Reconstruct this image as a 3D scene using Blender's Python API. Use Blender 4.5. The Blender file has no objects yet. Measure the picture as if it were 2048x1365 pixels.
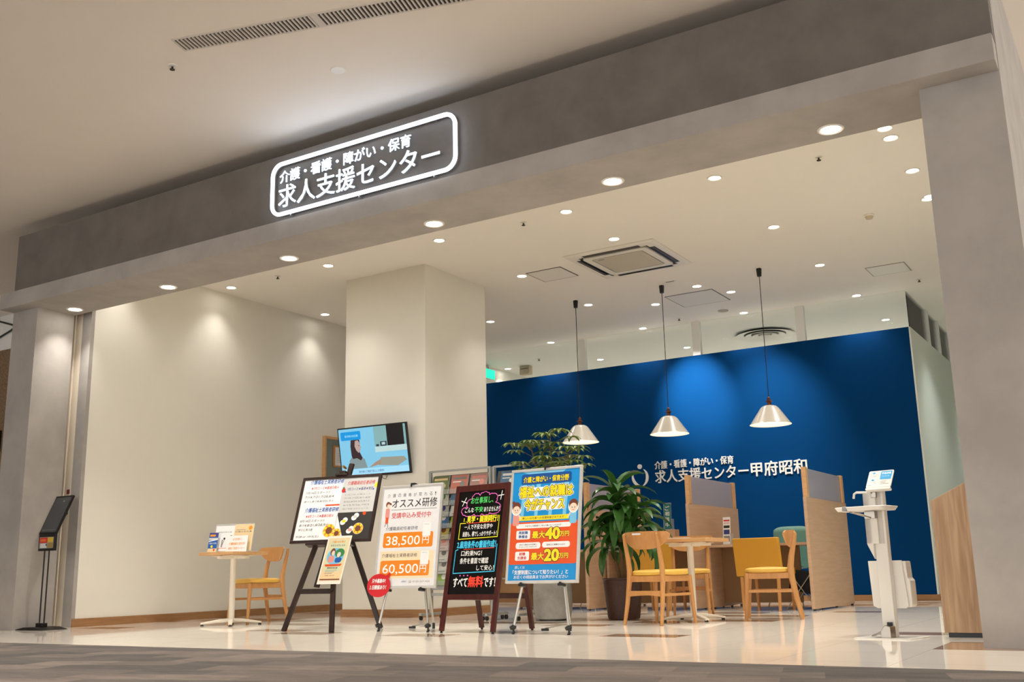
import bpy, math, random
from mathutils import Vector, Matrix
R = math.radians
random.seed(7)
S = bpy.context.scene
COL = S.collection

# ------------------------------------------------------------------ camera
F_PX = 2061.1
yaw, pitch, roll = -0.5549727, 0.2199445, -0.0222537
CAM_Z = 0.475
cy, sy, cp, sp = math.cos(yaw), math.sin(yaw), math.cos(pitch), math.sin(pitch)
fwd = Vector((sy*cp, cy*cp, sp)); rt = Vector((cy, -sy, 0)); up = rt.cross(fwd)
cr, sr = math.cos(roll), math.sin(roll)
RT, UP = cr*rt+sr*up, -sr*rt+cr*up
cam = bpy.data.objects.new('camera', bpy.data.cameras.new('camera'))
COL.objects.link(cam)
m3 = Matrix((RT, UP, -fwd)).transposed()
cam.matrix_world = Matrix.Translation((0, 0, CAM_Z)) @ m3.to_4x4()
cam.data.sensor_width = 36.0
cam.data.lens = 36.0*F_PX/2048
cam.data.clip_end = 200
S.camera = cam

# ------------------------------------------------------------------ world, exposure
w = bpy.data.worlds.new('mall_ambient'); S.world = w; w.use_nodes = True
bg = w.node_tree.nodes['Background']
bg.inputs[0].default_value = (1.0, 0.965, 0.93, 1); bg.inputs[1].default_value = 1.5
S.view_settings.view_transform = 'Standard'; S.view_settings.look = 'None'
S.view_settings.gamma = 1; S.view_settings.use_curve_mapping = False
S.view_settings.exposure = 0.75
SPOT_W = 56.0          # shop ceiling downlights
SOFFIT_W = 115.0        # downlights under the shopfront beam
CORR_W = 190.0          # unseen lamps added to brighten the corridor
SIGN_E = 3.0           # neon sign emission

# ------------------------------------------------------------------ helpers
def lin(c):
    return tuple((v/255/12.92 if v/255 <= .04045 else ((v/255+.055)/1.055)**2.4) for v in c)

def tag(o, label=None, cat=None, group=None, kind=None):
    if label: o['label'] = label
    if cat: o['category'] = cat
    if group: o['group'] = group
    if kind: o['kind'] = kind
    return o

def empty(name, loc, rz=0, label=None, cat=None, group=None):
    o = bpy.data.objects.new(name, None); COL.objects.link(o)
    o.location = loc; o.rotation_euler = (0, 0, rz)
    return tag(o, label, cat, group)

_mats = {}
def mat(name, rgb, rough=.5, metal=0, emit=0, ergb=None, noise=.06, nscale=30, bump=0, coat=0, spec=None, trans=0, alpha=1):
    """Principled with a fine procedural variation of its own colour."""
    if name in _mats: return _mats[name]
    m = bpy.data.materials.new(name); m.use_nodes = True
    nt = m.node_tree; b = nt.nodes['Principled BSDF']
    c = lin(rgb)
    if noise:
        tc = nt.nodes.new('ShaderNodeTexCoord'); n = nt.nodes.new('ShaderNodeTexNoise')
        n.inputs['Scale'].default_value = nscale; n.inputs['Detail'].default_value = 3
        nt.links.new(tc.outputs['Object'], n.inputs['Vector'])
        mr = nt.nodes.new('ShaderNodeMapRange')
        mr.inputs[3].default_value = 1-noise; mr.inputs[4].default_value = 1+noise
        nt.links.new(n.outputs[0], mr.inputs[0])
        v = nt.nodes.new('ShaderNodeVectorMath'); v.operation = 'SCALE'
        v.inputs[0].default_value = c; nt.links.new(mr.outputs[0], v.inputs['Scale'])
        nt.links.new(v.outputs[0], b.inputs['Base Color'])
        if bump:
            bp = nt.nodes.new('ShaderNodeBump'); bp.inputs['Strength'].default_value = bump
            bp.inputs['Distance'].default_value = .002
            nt.links.new(n.outputs[0], bp.inputs['Height']); nt.links.new(bp.outputs[0], b.inputs['Normal'])
    else:
        b.inputs['Base Color'].default_value = (*c, 1)
    b.inputs['Roughness'].default_value = rough; b.inputs['Metallic'].default_value = metal
    if spec is not None: b.inputs['Specular IOR Level'].default_value = spec
    if coat: b.inputs['Coat Weight'].default_value = coat; b.inputs['Coat Roughness'].default_value = .08
    if emit:
        b.inputs['Emission Color'].default_value = (*lin(ergb or rgb), 1); b.inputs['Emission Strength'].default_value = emit
    if trans: b.inputs['Transmission Weight'].default_value = trans
    if alpha < 1: b.inputs['Alpha'].default_value = alpha
    _mats[name] = m
    return m

def wood(name, a, b_, scale=(1, 12, 12), rough=.45, axis=None):
    if name in _mats: return _mats[name]
    m = bpy.data.materials.new(name); m.use_nodes = True; nt = m.node_tree; b = nt.nodes['Principled BSDF']
    tc = nt.nodes.new('ShaderNodeTexCoord'); mp = nt.nodes.new('ShaderNodeMapping')
    mp.inputs['Scale'].default_value = scale
    n = nt.nodes.new('ShaderNodeTexNoise'); n.inputs['Scale'].default_value = 3; n.inputs['Detail'].default_value = 5
    n.inputs['Distortion'].default_value = .6
    cr_ = nt.nodes.new('ShaderNodeValToRGB')
    cr_.color_ramp.elements[0].position = .35; cr_.color_ramp.elements[1].position = .68
    cr_.color_ramp.elements[0].color = (*lin(a), 1); cr_.color_ramp.elements[1].color = (*lin(b_), 1)
    nt.links.new(tc.outputs['Object'], mp.inputs[0]); nt.links.new(mp.outputs[0], n.inputs['Vector'])
    nt.links.new(n.outputs[0], cr_.inputs[0]); nt.links.new(cr_.outputs[0], b.inputs['Base Color'])
    b.inputs['Roughness'].default_value = rough
    _mats[name] = m; return m

def plaster(name, a, b_, scale=2.2, rough=.8):
    """troweled plaster: cloudy patches of two close greys"""
    if name in _mats: return _mats[name]
    m = bpy.data.materials.new(name); m.use_nodes = True; nt = m.node_tree; b = nt.nodes['Principled BSDF']
    tc = nt.nodes.new('ShaderNodeTexCoord')
    n = nt.nodes.new('ShaderNodeTexNoise'); n.inputs['Scale'].default_value = scale; n.inputs['Detail'].default_value = 6
    n.inputs['Roughness'].default_value = .6; n.inputs['Distortion'].default_value = .15
    cr_ = nt.nodes.new('ShaderNodeValToRGB')
    cr_.color_ramp.elements[0].position = .36; cr_.color_ramp.elements[1].position = .66
    cr_.color_ramp.elements[0].color = (*lin(a), 1); cr_.color_ramp.elements[1].color = (*lin(b_), 1)
    nt.links.new(tc.outputs['Object'], n.inputs['Vector']); nt.links.new(n.outputs[0], cr_.inputs[0])
    nt.links.new(cr_.outputs[0], b.inputs['Base Color'])
    bp = nt.nodes.new('ShaderNodeBump'); bp.inputs['Strength'].default_value = .15; bp.inputs['Distance'].default_value = .004
    nt.links.new(n.outputs[0], bp.inputs['Height']); nt.links.new(bp.outputs[0], b.inputs['Normal'])
    b.inputs['Roughness'].default_value = rough
    _mats[name] = m; return m

class MB:
    """collects faces with material slots, builds ONE mesh object"""
    def __init__(s): s.v = []; s.f = []; s.m = []; s.sm = []
    def add(s, vs, fs, mi=0, smooth=False):
        o = len(s.v); s.v += [tuple(p) for p in vs]
        for f in fs: s.f.append([i+o for i in f]); s.m.append(mi); s.sm.append(smooth)
        return s
    def box(s, a, b, mi=0):
        x0, y0, z0 = a; x1, y1, z1 = b
        s.add([(x0,y0,z0),(x1,y0,z0),(x1,y1,z0),(x0,y1,z0),(x0,y0,z1),(x1,y0,z1),(x1,y1,z1),(x0,y1,z1)],
              [(0,3,2,1),(4,5,6,7),(0,1,5,4),(1,2,6,5),(2,3,7,6),(3,0,4,7)], mi)
        return s
    def boxm(s, M, a, b, mi=0):
        t = MB(); t.box(a, b); s.add([M @ Vector(p) for p in t.v], t.f, mi); return s
    def bar(s, p0, p1, w, h, mi=0, upv=(0, 0, 1)):
        """rectangular bar between two points; w across, h along upv"""
        p0, p1 = Vector(p0), Vector(p1); d = (p1-p0).normalized(); u = Vector(upv)
        side = d.cross(u)
        if side.length < 1e-4: side = Vector((1, 0, 0))
        side.normalize(); u = side.cross(d).normalized()
        vs = [p+side*a*w/2+u*b*h/2 for p in (p0, p1) for a, b in ((-1,-1),(1,-1),(1,1),(-1,1))]
        s.add(vs, [(0,1,2,3),(7,6,5,4),(0,4,5,1),(1,5,6,2),(2,6,7,3),(3,7,4,0)], mi); return s
    def sweep(s, pts, rad, n=12, mi=0, caps=True, closed=False, power=1.0):
        """tube along points; rad = r or list of r or list of (rx, ry)"""
        P = [Vector(p) for p in pts]; N = len(P); rings = []
        prev = None
        for i, p in enumerate(P):
            if closed: d = P[(i+1) % N]-P[i-1]
            else: d = P[min(i+1, N-1)]-P[max(i-1, 0)]
            d.normalize()
            if prev is None:
                ref = Vector((1, 0, 0)) if abs(d.x) < .8 else Vector((0, 1, 0))
                a = (ref-d*ref.dot(d)).normalized()
            else: a = (prev-d*prev.dot(d)).normalized()
            prev = a; b = d.cross(a)
            r = rad[i] if isinstance(rad, (list, tuple)) else rad
            rx, ry = r if isinstance(r, (tuple, list)) else (r, r)
            ring = []
            for k in range(n):
                t = 2*math.pi*k/n; c_, s_ = math.cos(t), math.sin(t)
                if power != 1: c_ = math.copysign(abs(c_)**power, c_); s_ = math.copysign(abs(s_)**power, s_)
                ring.append(p+a*rx*c_+b*ry*s_)
            rings.append(ring)
        fs = []
        for i in range(N if closed else N-1):
            j = (i+1) % N
            for k in range(n):
                fs.append((i*n+k, i*n+(k+1) % n, j*n+(k+1) % n, j*n+k))
        s.add([q for r_ in rings for q in r_], fs, mi, True)
        if caps and not closed:
            s.add(rings[0], [tuple(range(n-1, -1, -1))], mi); s.add(rings[-1], [tuple(range(n))], mi)
        return s
    def cyl(s, p0, p1, r0, r1=None, n=20, mi=0):
        return s.sweep([p0, p1], [r0, r0 if r1 is None else r1], n, mi)
    def lathe(s, prof, c=(0, 0, 0), n=32, mi=0, smooth=True):
        vs = []; fs = []; K = len(prof)
        for i in range(n):
            t = 2*math.pi*i/n
            for r, z in prof: vs.append((c[0]+r*math.cos(t), c[1]+r*math.sin(t), c[2]+z))
        for i in range(n):
            j = (i+1) % n
            for k in range(K-1): fs.append((i*K+k, j*K+k, j*K+k+1, i*K+k+1))
        s.add(vs, fs, mi, smooth); return s
    def prism(s, poly, fn, d0, d1, mi=0):
        """poly in (u,v), fn(u,v,w)->point, extruded in w"""
        n = len(poly)
        vs = [fn(u, v, d0) for u, v in poly]+[fn(u, v, d1) for u, v in poly]
        s.add(vs, [tuple(range(n-1, -1, -1)), tuple(range(n, 2*n))]+[(i, (i+1) % n, n+(i+1) % n, n+i) for i in range(n)], mi)
        return s
    def build(s, name, mats, parent=None, loc=None, bevel=0, seg=2, sharp=35):
        me = bpy.data.meshes.new(name)
        me.from_pydata(s.v, [], s.f)
        for m_ in (mats if isinstance(mats, (list, tuple)) else [mats]): me.materials.append(m_)
        me.polygons.foreach_set('material_index', s.m)
        me.polygons.foreach_set('use_smooth', s.sm)
        me.update()
        if any(s.sm): me.set_sharp_from_angle(angle=R(sharp))
        o = bpy.data.objects.new(name, me); COL.objects.link(o)
        if parent: o.parent = parent
        if loc: o.location = loc
        if bevel:
            b = o.modifiers.new('edge', 'BEVEL'); b.width = bevel; b.segments = seg; b.limit_method = 'ANGLE'; b.angle_limit = R(40)
        return o

def copy_tree(o, parent=None):
    c = o.copy(); COL.objects.link(c); c.parent = parent
    for ch in list(o.children): copy_tree(ch, c)
    return c

def rrect(x0, y0, x1, y1, r, n=6):
    pts = []
    for cx, cy_, a0 in ((x1-r, y0+r, -90), (x1-r, y1-r, 0), (x0+r, y1-r, 90), (x0+r, y0+r, 180)):
        for k in range(n+1):
            a = R(a0+90*k/n); pts.append((cx+r*math.cos(a), cy_+r*math.sin(a)))
    return pts

_tc = {}
_fonts = bpy.data.curves.new('lettering_source', 'FONT')
def text_geo(body, offset=0, extrude=0, shear=0):
    key = (body, offset, extrude, shear)
    if key in _tc: return _tc[key]
    c = _fonts; c.body = body; c.offset = offset; c.extrude = extrude; c.shear = shear; c.size = 1; c.resolution_u = 3
    o = bpy.data.objects.new('lettering_source', c); COL.objects.link(o)
    dg = bpy.context.evaluated_depsgraph_get()
    me = bpy.data.meshes.new_from_object(o.evaluated_get(dg))
    V = [tuple(v.co) for v in me.vertices]; Fc = [tuple(p.vertices) for p in me.polygons]
    bpy.data.meshes.remove(me); bpy.data.objects.remove(o)
    x0 = min(v[0] for v in V); x1 = max(v[0] for v in V); y0 = min(v[1] for v in V); y1 = max(v[1] for v in V)
    _tc[key] = (V, Fc, x0, x1, y0, y1); return _tc[key]

class Print:
    """flat printed artwork in (u, v) with stacked layers; ONE mesh"""
    def __init__(s): s.mb = MB(); s.mats = []; s.layer = 0; s.n = 0
    def top(s): s.n += 1; return s.layer*.15+s.n*.006
    def mi(s, m):
        if m not in s.mats: s.mats.append(m)
        return s.mats.index(m)
    def L(s, layer): s.layer = layer; return s
    def poly(s, pts, m):
        z = s.top(); s.mb.add([(u, v, z) for u, v in pts], [tuple(range(len(pts)))], s.mi(m)); return s
    def rect(s, x0, y0, x1, y1, m): return s.poly([(x0,y0),(x1,y0),(x1,y1),(x0,y1)], m)
    def rr(s, x0, y0, x1, y1, r, m): return s.poly(rrect(x0, y0, x1, y1, r), m)
    def ell(s, cx, cy_, rx, ry, m, n=28, a0=0, a1=360):
        k = n if a1-a0 >= 360 else n+1
        return s.poly([(cx+rx*math.cos(R(a0+(a1-a0)*i/n)), cy_+ry*math.sin(R(a0+(a1-a0)*i/n))) for i in range(k)], m)
    def line(s, pts, wd, m):
        for (x0, y0), (x1, y1) in zip(pts[:-1], pts[1:]):
            d = Vector((x1-x0, y1-y0)); l = d.length or 1; nx, ny = -d.y/l*wd/2, d.x/l*wd/2; ex, ey = d.x/l*wd*.3, d.y/l*wd*.3
            s.poly([(x0-nx-ex, y0-ny-ey), (x1-nx+ex, y1-ny+ey), (x1+nx+ex, y1+ny+ey), (x0+nx-ex, y0+ny-ey)], m)
        return s
    def frame(s, x0, y0, x1, y1, wd, m): return s.line([(x0,y0),(x1,y0),(x1,y1),(x0,y1),(x0,y0)], wd, m)
    def text(s, body, x, y, h, m, width=None, bold=0, shear=0, rot=0, align='l', slope=0, base=None):
        """x,y = lower left (or centre for align c) of the lettering, h its height"""
        V, Fc, x0, x1, y0, y1 = text_geo(body, 0, 0, shear)
        sc = h/(y1-y0); sx = sc if width is None else width/(x1-x0)
        ww = (x1-x0)*sx
        ox = x-ww/2 if align == 'c' else x
        k = 0 if bold <= 0 else 4 if bold < .02 else 8
        for q in range(max(k, 1)):      # heavier strokes: the same glyphs struck again, slightly shifted
            dx, dy = (bold*sc*math.cos(2*math.pi*(q+.5)/k), bold*sc*math.sin(2*math.pi*(q+.5)/k)) if k else (0, 0)
            z = s.top()
            s.mb.add([(ox+(a-x0)*sx+dx, y+(b-y0)*sc+slope*(a-x0)*sx+dy, z) for a, b, _ in V], Fc, s.mi(m))
        return s
    def build(s, name, parent, M, step=.0009, off=.001):
        mb = MB(); mb.v = [tuple(M @ Vector((u, -(off+l*step), v))) for u, v, l in s.mb.v]; mb.f = s.mb.f; mb.m = s.mb.m; mb.sm = s.mb.sm
        return mb.build(name, s.mats, parent)

def ext_text(mb, body, x, y, h, depth, width=None, bold=.0, mi=0, fn=None):
    """raised lettering, fn(u, v, w)"""
    V, Fc, x0, x1, y0, y1 = text_geo(body, 0, .5, 0)
    sc = h/(y1-y0); sx = sc if width is None else width/(x1-x0)
    for q in range(4 if bold else 1):
        dx, dy = ((bold*sc*(1, -1, 0, 0)[q], bold*sc*(0, 0, 1, -1)[q]) if bold else (0, 0))
        mb.add([fn(x+(a-x0)*sx+dx, y+(b-y0)*sc+dy, (.5-c_)*depth-.0002*q) for a, b, c_ in V], Fc, mi)

def spot(parent, loc, power, angle=R(95), blend=.55, col=(1, .93, .83), size=.035, tilt=(0, 0, 0)):
    l = bpy.data.lights.new('downlight_beam', 'SPOT'); l.energy = power; l.spot_size = angle; l.spot_blend = blend
    l.color = col; l.shadow_soft_size = size
    o = bpy.data.objects.new('downlight_beam', l); COL.objects.link(o); o.location = loc; o.rotation_euler = tilt
    if parent: o.parent = parent
    return o

# ------------------------------------------------------------------ materials
ZC, ZCOR, ZS = 4.053, 4.33, 3.38
M_cream = mat('cream_wall_paint', (234, 230, 218), .75, noise=.015, nscale=8)
M_ceil = mat('shop_ceiling_paint', (238, 233, 224), .8, noise=.01, nscale=6)
M_corrceil = mat('corridor_ceiling_paint', (234, 225, 213), .8, noise=.02, nscale=3)
M_grey = plaster('grey_troweled_plaster', (104, 98, 92), (118, 112, 105))
M_grey2 = plaster('pale_troweled_plaster', (160, 154, 148), (175, 169, 162))
M_blue = mat('deep_blue_wall_paint', (0, 57, 108), .75, noise=.02, nscale=5, spec=.06)
M_white = mat('white_powder_coat', (232, 232, 228), .4, noise=.02)
M_skirt = wood('brown_skirting_wood', (150, 108, 68), (166, 122, 80), (2, 2, 20), .5)
M_lens = mat('downlight_lens', (255, 250, 240), .4, emit=14, ergb=(255, 248, 235), noise=0)
M_trimw = mat('white_fitting', (230, 226, 216), .4, noise=.01)
M_dark = mat('black_plastic', (18, 17, 17), .4, noise=.05)
M_blackmetal = mat('black_metal', (22, 20, 20), .38, metal=.3, noise=.05)
M_alu = mat('brushed_aluminium', (190, 188, 182), .32, metal=.85, noise=.05, nscale=80)
M_steel = mat('stainless_steel', (170, 165, 155), .25, metal=1, noise=.05, nscale=60)
M_oak = wood('honey_oak', (192, 136, 78), (203, 148, 88), (9, 9, 1.2), .42)
M_oaktop = wood('light_oak_top', (208, 160, 108), (218, 172, 120), (1.5, 14, 14), .4)
M_ash = wood('ash_laminate', (192, 158, 128), (202, 170, 140), (.8, .8, 9), .5)
M_ashv = wood('ash_laminate_vertical_grain', (166, 132, 98), (194, 162, 128), (12, 12, .8), .5)
M_yel = mat('yellow_vinyl', (228, 182, 80), .42, noise=.03, nscale=60, bump=.1)
M_yel2 = mat('mustard_vinyl', (208, 150, 40), .45, noise=.03, nscale=60, bump=.1)
M_dkwood = wood('dark_walnut_stain', (34, 20, 15), (54, 34, 26), (12, 12, 2), .4)
M_mahog = wood('mahogany_stain', (60, 16, 12), (84, 28, 20), (12, 12, 2), .35)
M_paper = mat('white_paper', (236, 236, 236), .6, noise=.01)
M_tealc = mat('teal_shell_plastic', (104, 158, 148), .45, noise=.02)
M_leaf = mat('dracaena_leaf', (58, 104, 42), .3, noise=.35, nscale=9)
M_leaf2 = mat('schefflera_leaf', (112, 136, 66), .38, noise=.4, nscale=14)
M_stem = mat('plant_stem', (128, 98, 62), .7, noise=.2)
M_soil = mat('potting_soil', (40, 28, 20), .9, noise=.3)
M_acry = mat('clear_acrylic', (225, 235, 235), .05, noise=0, alpha=.18)

def glass_mat():
    m = bpy.data.materials.new('greenish_clear_glass'); m.use_nodes = True; nt = m.node_tree
    for n in list(nt.nodes): nt.nodes.remove(n)
    out = nt.nodes.new('ShaderNodeOutputMaterial'); mix = nt.nodes.new('ShaderNodeMixShader')
    tr = nt.nodes.new('ShaderNodeBsdfTransparent'); gl = nt.nodes.new('ShaderNodeBsdfGlossy')
    fr = nt.nodes.new('ShaderNodeFresnel'); fr.inputs[0].default_value = 1.12
    tr.inputs[0].default_value = (.97, .985, .98, 1); gl.inputs['Roughness'].default_value = .02
    nt.links.new(fr.outputs[0], mix.inputs[0]); nt.links.new(tr.outputs[0], mix.inputs[1]); nt.links.new(gl.outputs[0], mix.inputs[2])
    nt.links.new(mix.outputs[0], out.inputs[0]); return m
M_glass = glass_mat()

def frosted_mat():
    m = bpy.data.materials.new('frosted_acrylic'); m.use_nodes = True; nt = m.node_tree
    b = nt.nodes['Principled BSDF']; b.inputs['Base Color'].default_value = (*lin((176, 174, 188)), 1)
    b.inputs['Roughness'].default_value = .45; b.inputs['Alpha'].default_value = .66
    n = nt.nodes.new('ShaderNodeTexNoise'); n.inputs['Scale'].default_value = 200
    bp = nt.nodes.new('ShaderNodeBump'); bp.inputs['Strength'].default_value = .05
    nt.links.new(n.outputs[0], bp.inputs['Height']); nt.links.new(bp.outputs[0], b.inputs['Normal'])
    return m
M_frost = frosted_mat()

def tile_mat():
    m = bpy.data.materials.new('polished_cream_tile'); m.use_nodes = True; nt = m.node_tree; b = nt.nodes['Principled BSDF']
    N = nt.nodes.new; Lk = nt.links.new
    geo = N('ShaderNodeNewGeometry'); sep = N('ShaderNodeSeparateXYZ'); Lk(geo.outputs['Position'], sep.inputs[0])
    def math_(op, a, b_=None, c=None):
        n = N('ShaderNodeMath'); n.operation = op
        for i, v in enumerate((a, b_, c)):
            if v is None: continue
            if isinstance(v, (int, float)): n.inputs[i].default_value = v
            else: Lk(v, n.inputs[i])
        return n.outputs[0]
    # accent tiles 0.6 x 0.3, seeded per cell
    ax = math_('FLOOR', math_('DIVIDE', sep.outputs[0], .6)); ay = math_('FLOOR', math_('DIVIDE', sep.outputs[1], .3))
    cmb = N('ShaderNodeCombineXYZ'); Lk(ax, cmb.inputs[0]); Lk(ay, cmb.inputs[1])
    wn = N('ShaderNodeTexWhiteNoise'); wn.noise_dimensions = '3D'; Lk(cmb.outputs[0], wn.inputs['Vector'])
    acc = math_('GREATER_THAN', wn.outputs['Value'], .90)
    # only inside the shop (Y > 6.5)
    acc = math_('MULTIPLY', acc, math_('GREATER_THAN', sep.outputs[1], 6.3))
    # joints 0.6 grid
    def joint(o, p):
        f = math_('FRACT', math_('DIVIDE', o, p)); d = math_('ABSOLUTE', math_('SUBTRACT', f, .5))
        return math_('GREATER_THAN', d, .5-.0018/p)
    jt = math_('MAXIMUM', joint(sep.outputs[0], .6), joint(sep.outputs[1], .6))
    n = N('ShaderNodeTexNoise'); n.inputs['Scale'].default_value = 1.2; n.inputs['Detail'].default_value = 4
    Lk(geo.outputs['Position'], n.inputs['Vector'])
    mr = N('ShaderNodeMapRange'); mr.inputs[3].default_value = .96; mr.inputs[4].default_value = 1.03; Lk(n.outputs[0], mr.inputs[0])
    mix1 = N('ShaderNodeMix'); mix1.data_type = 'RGBA'; mix1.inputs[6].default_value = (*lin((240, 231, 217)), 1); mix1.inputs[7].default_value = (*lin((160, 132, 108)), 1)
    Lk(acc, mix1.inputs[0])
    mix2 = N('ShaderNodeMix'); mix2.data_type = 'RGBA'; mix2.inputs[7].default_value = (*lin((208, 195, 174)), 1)
    Lk(jt, mix2.inputs[0]); Lk(mix1.outputs[2], mix2.inputs[6])
    sc = N('ShaderNodeVectorMath'); sc.operation = 'SCALE'; Lk(mix2.outputs[2], sc.inputs[0]); Lk(mr.outputs[0], sc.inputs['Scale'])
    Lk(sc.outputs[0], b.inputs['Base Color'])
    b.inputs['Roughness'].default_value = .04; b.inputs['IOR'].default_value = 1.15
    return m
M_tile = tile_mat()

def carpet_mat():
    m = bpy.data.materials.new('grey_loop_carpet'); m.use_nodes = True; nt = m.node_tree; b = nt.nodes['Principled BSDF']
    N = nt.nodes.new; Lk = nt.links.new
    geo = N('ShaderNodeNewGeometry'); mp = N('ShaderNodeMapping'); mp.inputs['Rotation'].default_value = (0, 0, R(-16))
    Lk(geo.outputs['Position'], mp.inputs[0])
    br = N('ShaderNodeTexBrick'); br.inputs['Scale'].default_value = 1; br.inputs['Brick Width'].default_value = .5; br.inputs['Row Height'].default_value = .25
    br.inputs['Mortar Size'].default_value = 0; br.offset = .37; br.inputs['Bias'].default_value = 0
    br.inputs['Color1'].default_value = (*lin((90, 85, 81)), 1); br.inputs['Color2'].default_value = (*lin((130, 118, 108)), 1)
    Lk(mp.outputs[0], br.inputs['Vector'])
    n2 = N('ShaderNodeTexNoise'); n2.inputs['Scale'].default_value = 4; n2.inputs['Detail'].default_value = 6; n2.inputs['Roughness'].default_value = .7
    mp2 = N('ShaderNodeMapping'); mp2.inputs['Scale'].default_value = (.6, 2.2, 1); Lk(geo.outputs['Position'], mp2.inputs[0]); Lk(mp2.outputs[0], n2.inputs['Vector'])
    n3 = N('ShaderNodeTexNoise'); n3.inputs['Scale'].default_value = 220; Lk(geo.outputs['Position'], n3.inputs['Vector'])
    mr = N('ShaderNodeMapRange'); mr.inputs[1].default_value = .3; mr.inputs[2].default_value = .7; mr.inputs[3].default_value = .7; mr.inputs[4].default_value = 1.25; Lk(n2.outputs[0], mr.inputs[0])
    mr3 = N('ShaderNodeMapRange'); mr3.inputs[1].default_value = .3; mr3.inputs[2].default_value = .7; mr3.inputs[3].default_value = .8; mr3.inputs[4].default_value = 1.2; Lk(n3.outputs[0], mr3.inputs[0])
    mu = N('ShaderNodeMath'); mu.operation = 'MULTIPLY'; Lk(mr.outputs[0], mu.inputs[0]); Lk(mr3.outputs[0], mu.inputs[1])
    sc = N('ShaderNodeVectorMath'); sc.operation = 'SCALE'; Lk(br.outputs[0], sc.inputs[0]); Lk(mu.outputs[0], sc.inputs['Scale'])
    Lk(sc.outputs[0], b.inputs['Base Color']); b.inputs['Roughness'].default_value = .95
    bp = N('ShaderNodeBump'); bp.inputs['Strength'].default_value = .5; bp.inputs['Distance'].default_value = .004
    Lk(n3.outputs[0], bp.inputs['Height']); Lk(bp.outputs[0], b.inputs['Normal'])
    return m
M_carpet = carpet_mat()

def wicker_mat():
    m = bpy.data.materials.new('dark_woven_wicker'); m.use_nodes = True; nt = m.node_tree; b = nt.nodes['Principled BSDF']
    N = nt.nodes.new; Lk = nt.links.new
    tc = N('ShaderNodeTexCoord'); n = N('ShaderNodeTexNoise'); n.inputs['Scale'].default_value = 60; Lk(tc.outputs['Object'], n.inputs['Vector'])
    cr_ = N('ShaderNodeValToRGB'); cr_.color_ramp.elements[0].color = (*lin((34, 16, 10)), 1); cr_.color_ramp.elements[1].color = (*lin((84, 48, 32)), 1)
    Lk(n.outputs[0], cr_.inputs[0]); Lk(cr_.outputs[0], b.inputs['Base Color']); b.inputs['Roughness'].default_value = .45
    return m
M_wick = wicker_mat()

# ================================================================== THE SHELL
def struct(name, mb, m, **k):
    o = mb.build(name, m, **k); o['kind'] = 'structure'; return o

struct('floor', MB().box((-16, 5.12, -.1), (6, 22, 0)), M_tile)
struct('floor_carpet', MB().box((-24, -9, -.1), (12, 5.12, .004)), M_carpet)
struct('ceiling', MB().box((-9.89, 6.9, ZC), (-.95, 22, ZC+.1)), M_ceil)
struct('ceiling_corridor', MB().box((-24, -9, ZCOR), (12, 22, ZCOR+.1)), M_corrceil)
struct('wall_left', MB().box((-10.05, 7.071, 0), (-9.88, 22, ZC)), M_cream)
struct('wall_right', MB().box((-.95, 6.94, 0), (-.49, 22, ZCOR)), M_grey2)
struct('wall_right_bounce_panel', MB().box((-.965, 7.75, 0), (-.9505, 22, ZC)), mat('cool_white_wall', (222, 226, 218), .7, noise=.01))  # unseen pale panel added to bounce cool light onto the return wall
struct('wall_back', MB().box((-10.05, 21, 0), (-.49, 21.2, ZC)), M_cream)
# blue partition with its white side return, top at 3.54
struct('wall_blue', MB().box((-9.88, 14.15, 0), (-2.56, 14.25, 3.54)), M_blue)
struct('wall_return', MB().box((-2.56, 14.15, 0), (-2.54, 21, 3.54)), mat('cool_white_wall', (222, 226, 218), .7, noise=.01))
struct('baseboard_blue', MB().box((-9.88, 14.135, 0), (-2.54, 14.15, .075)), M_skirt)
struct('baseboard_return', MB().box((-2.54, 14.135, 0), (-2.525, 21, .075)), M_skirt)
struct('baseboard_left', MB().box((-9.88, 7.03, 0), (-9.865, 14.13, .085)), M_skirt)
# the square column
struct('column', MB().box((-8.24, 9.42, 0), (-7.03, 10.7, ZC)), M_cream)
struct('baseboard_column', MB().box((-8.255, 9.405, 0), (-7.015, 10.715, .085)), M_skirt)
# shopfront: fascia, beam band, soffit, pillars
struct('wall_fascia', MB().box((-10.29, 6.34, 3.552), (-.492, 6.469, 4.19)), M_grey)
struct('beam_front', MB().box((-10.48, 6.3, ZS), (-.494, 6.93, 3.552)), M_grey2)
struct('wall_above_beam', MB().box((-10.05, 6.8, 3.552), (-.96, 6.93, ZC+.1)), M_cream)
struct('pillar_left', MB().box((-10.48, 6.47, 0), (-10.045, 6.92, ZS)), M_grey2)
struct('pillar_right', MB().box((-.956, 6.47, 0), (-.49, 6.939, ZCOR)), M_grey2)
# shutter guide and grey return beside the left pillar
struct('trim_1', MB().box((-10.26, 7.02, 0), (-10.16, 7.05, ZC)), mat('cream_metal', (250, 236, 214), .4, noise=.01))
struct('trim_2', MB().box((-10.14, 7.03, 0), (-10.034, 7.06, ZC)), mat('cream_metal', (250, 236, 214)))
struct('trim_3', MB().box((-10.034, 7.025, 0), (-9.8805, 7.07, ZC)), M_grey2)
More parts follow.
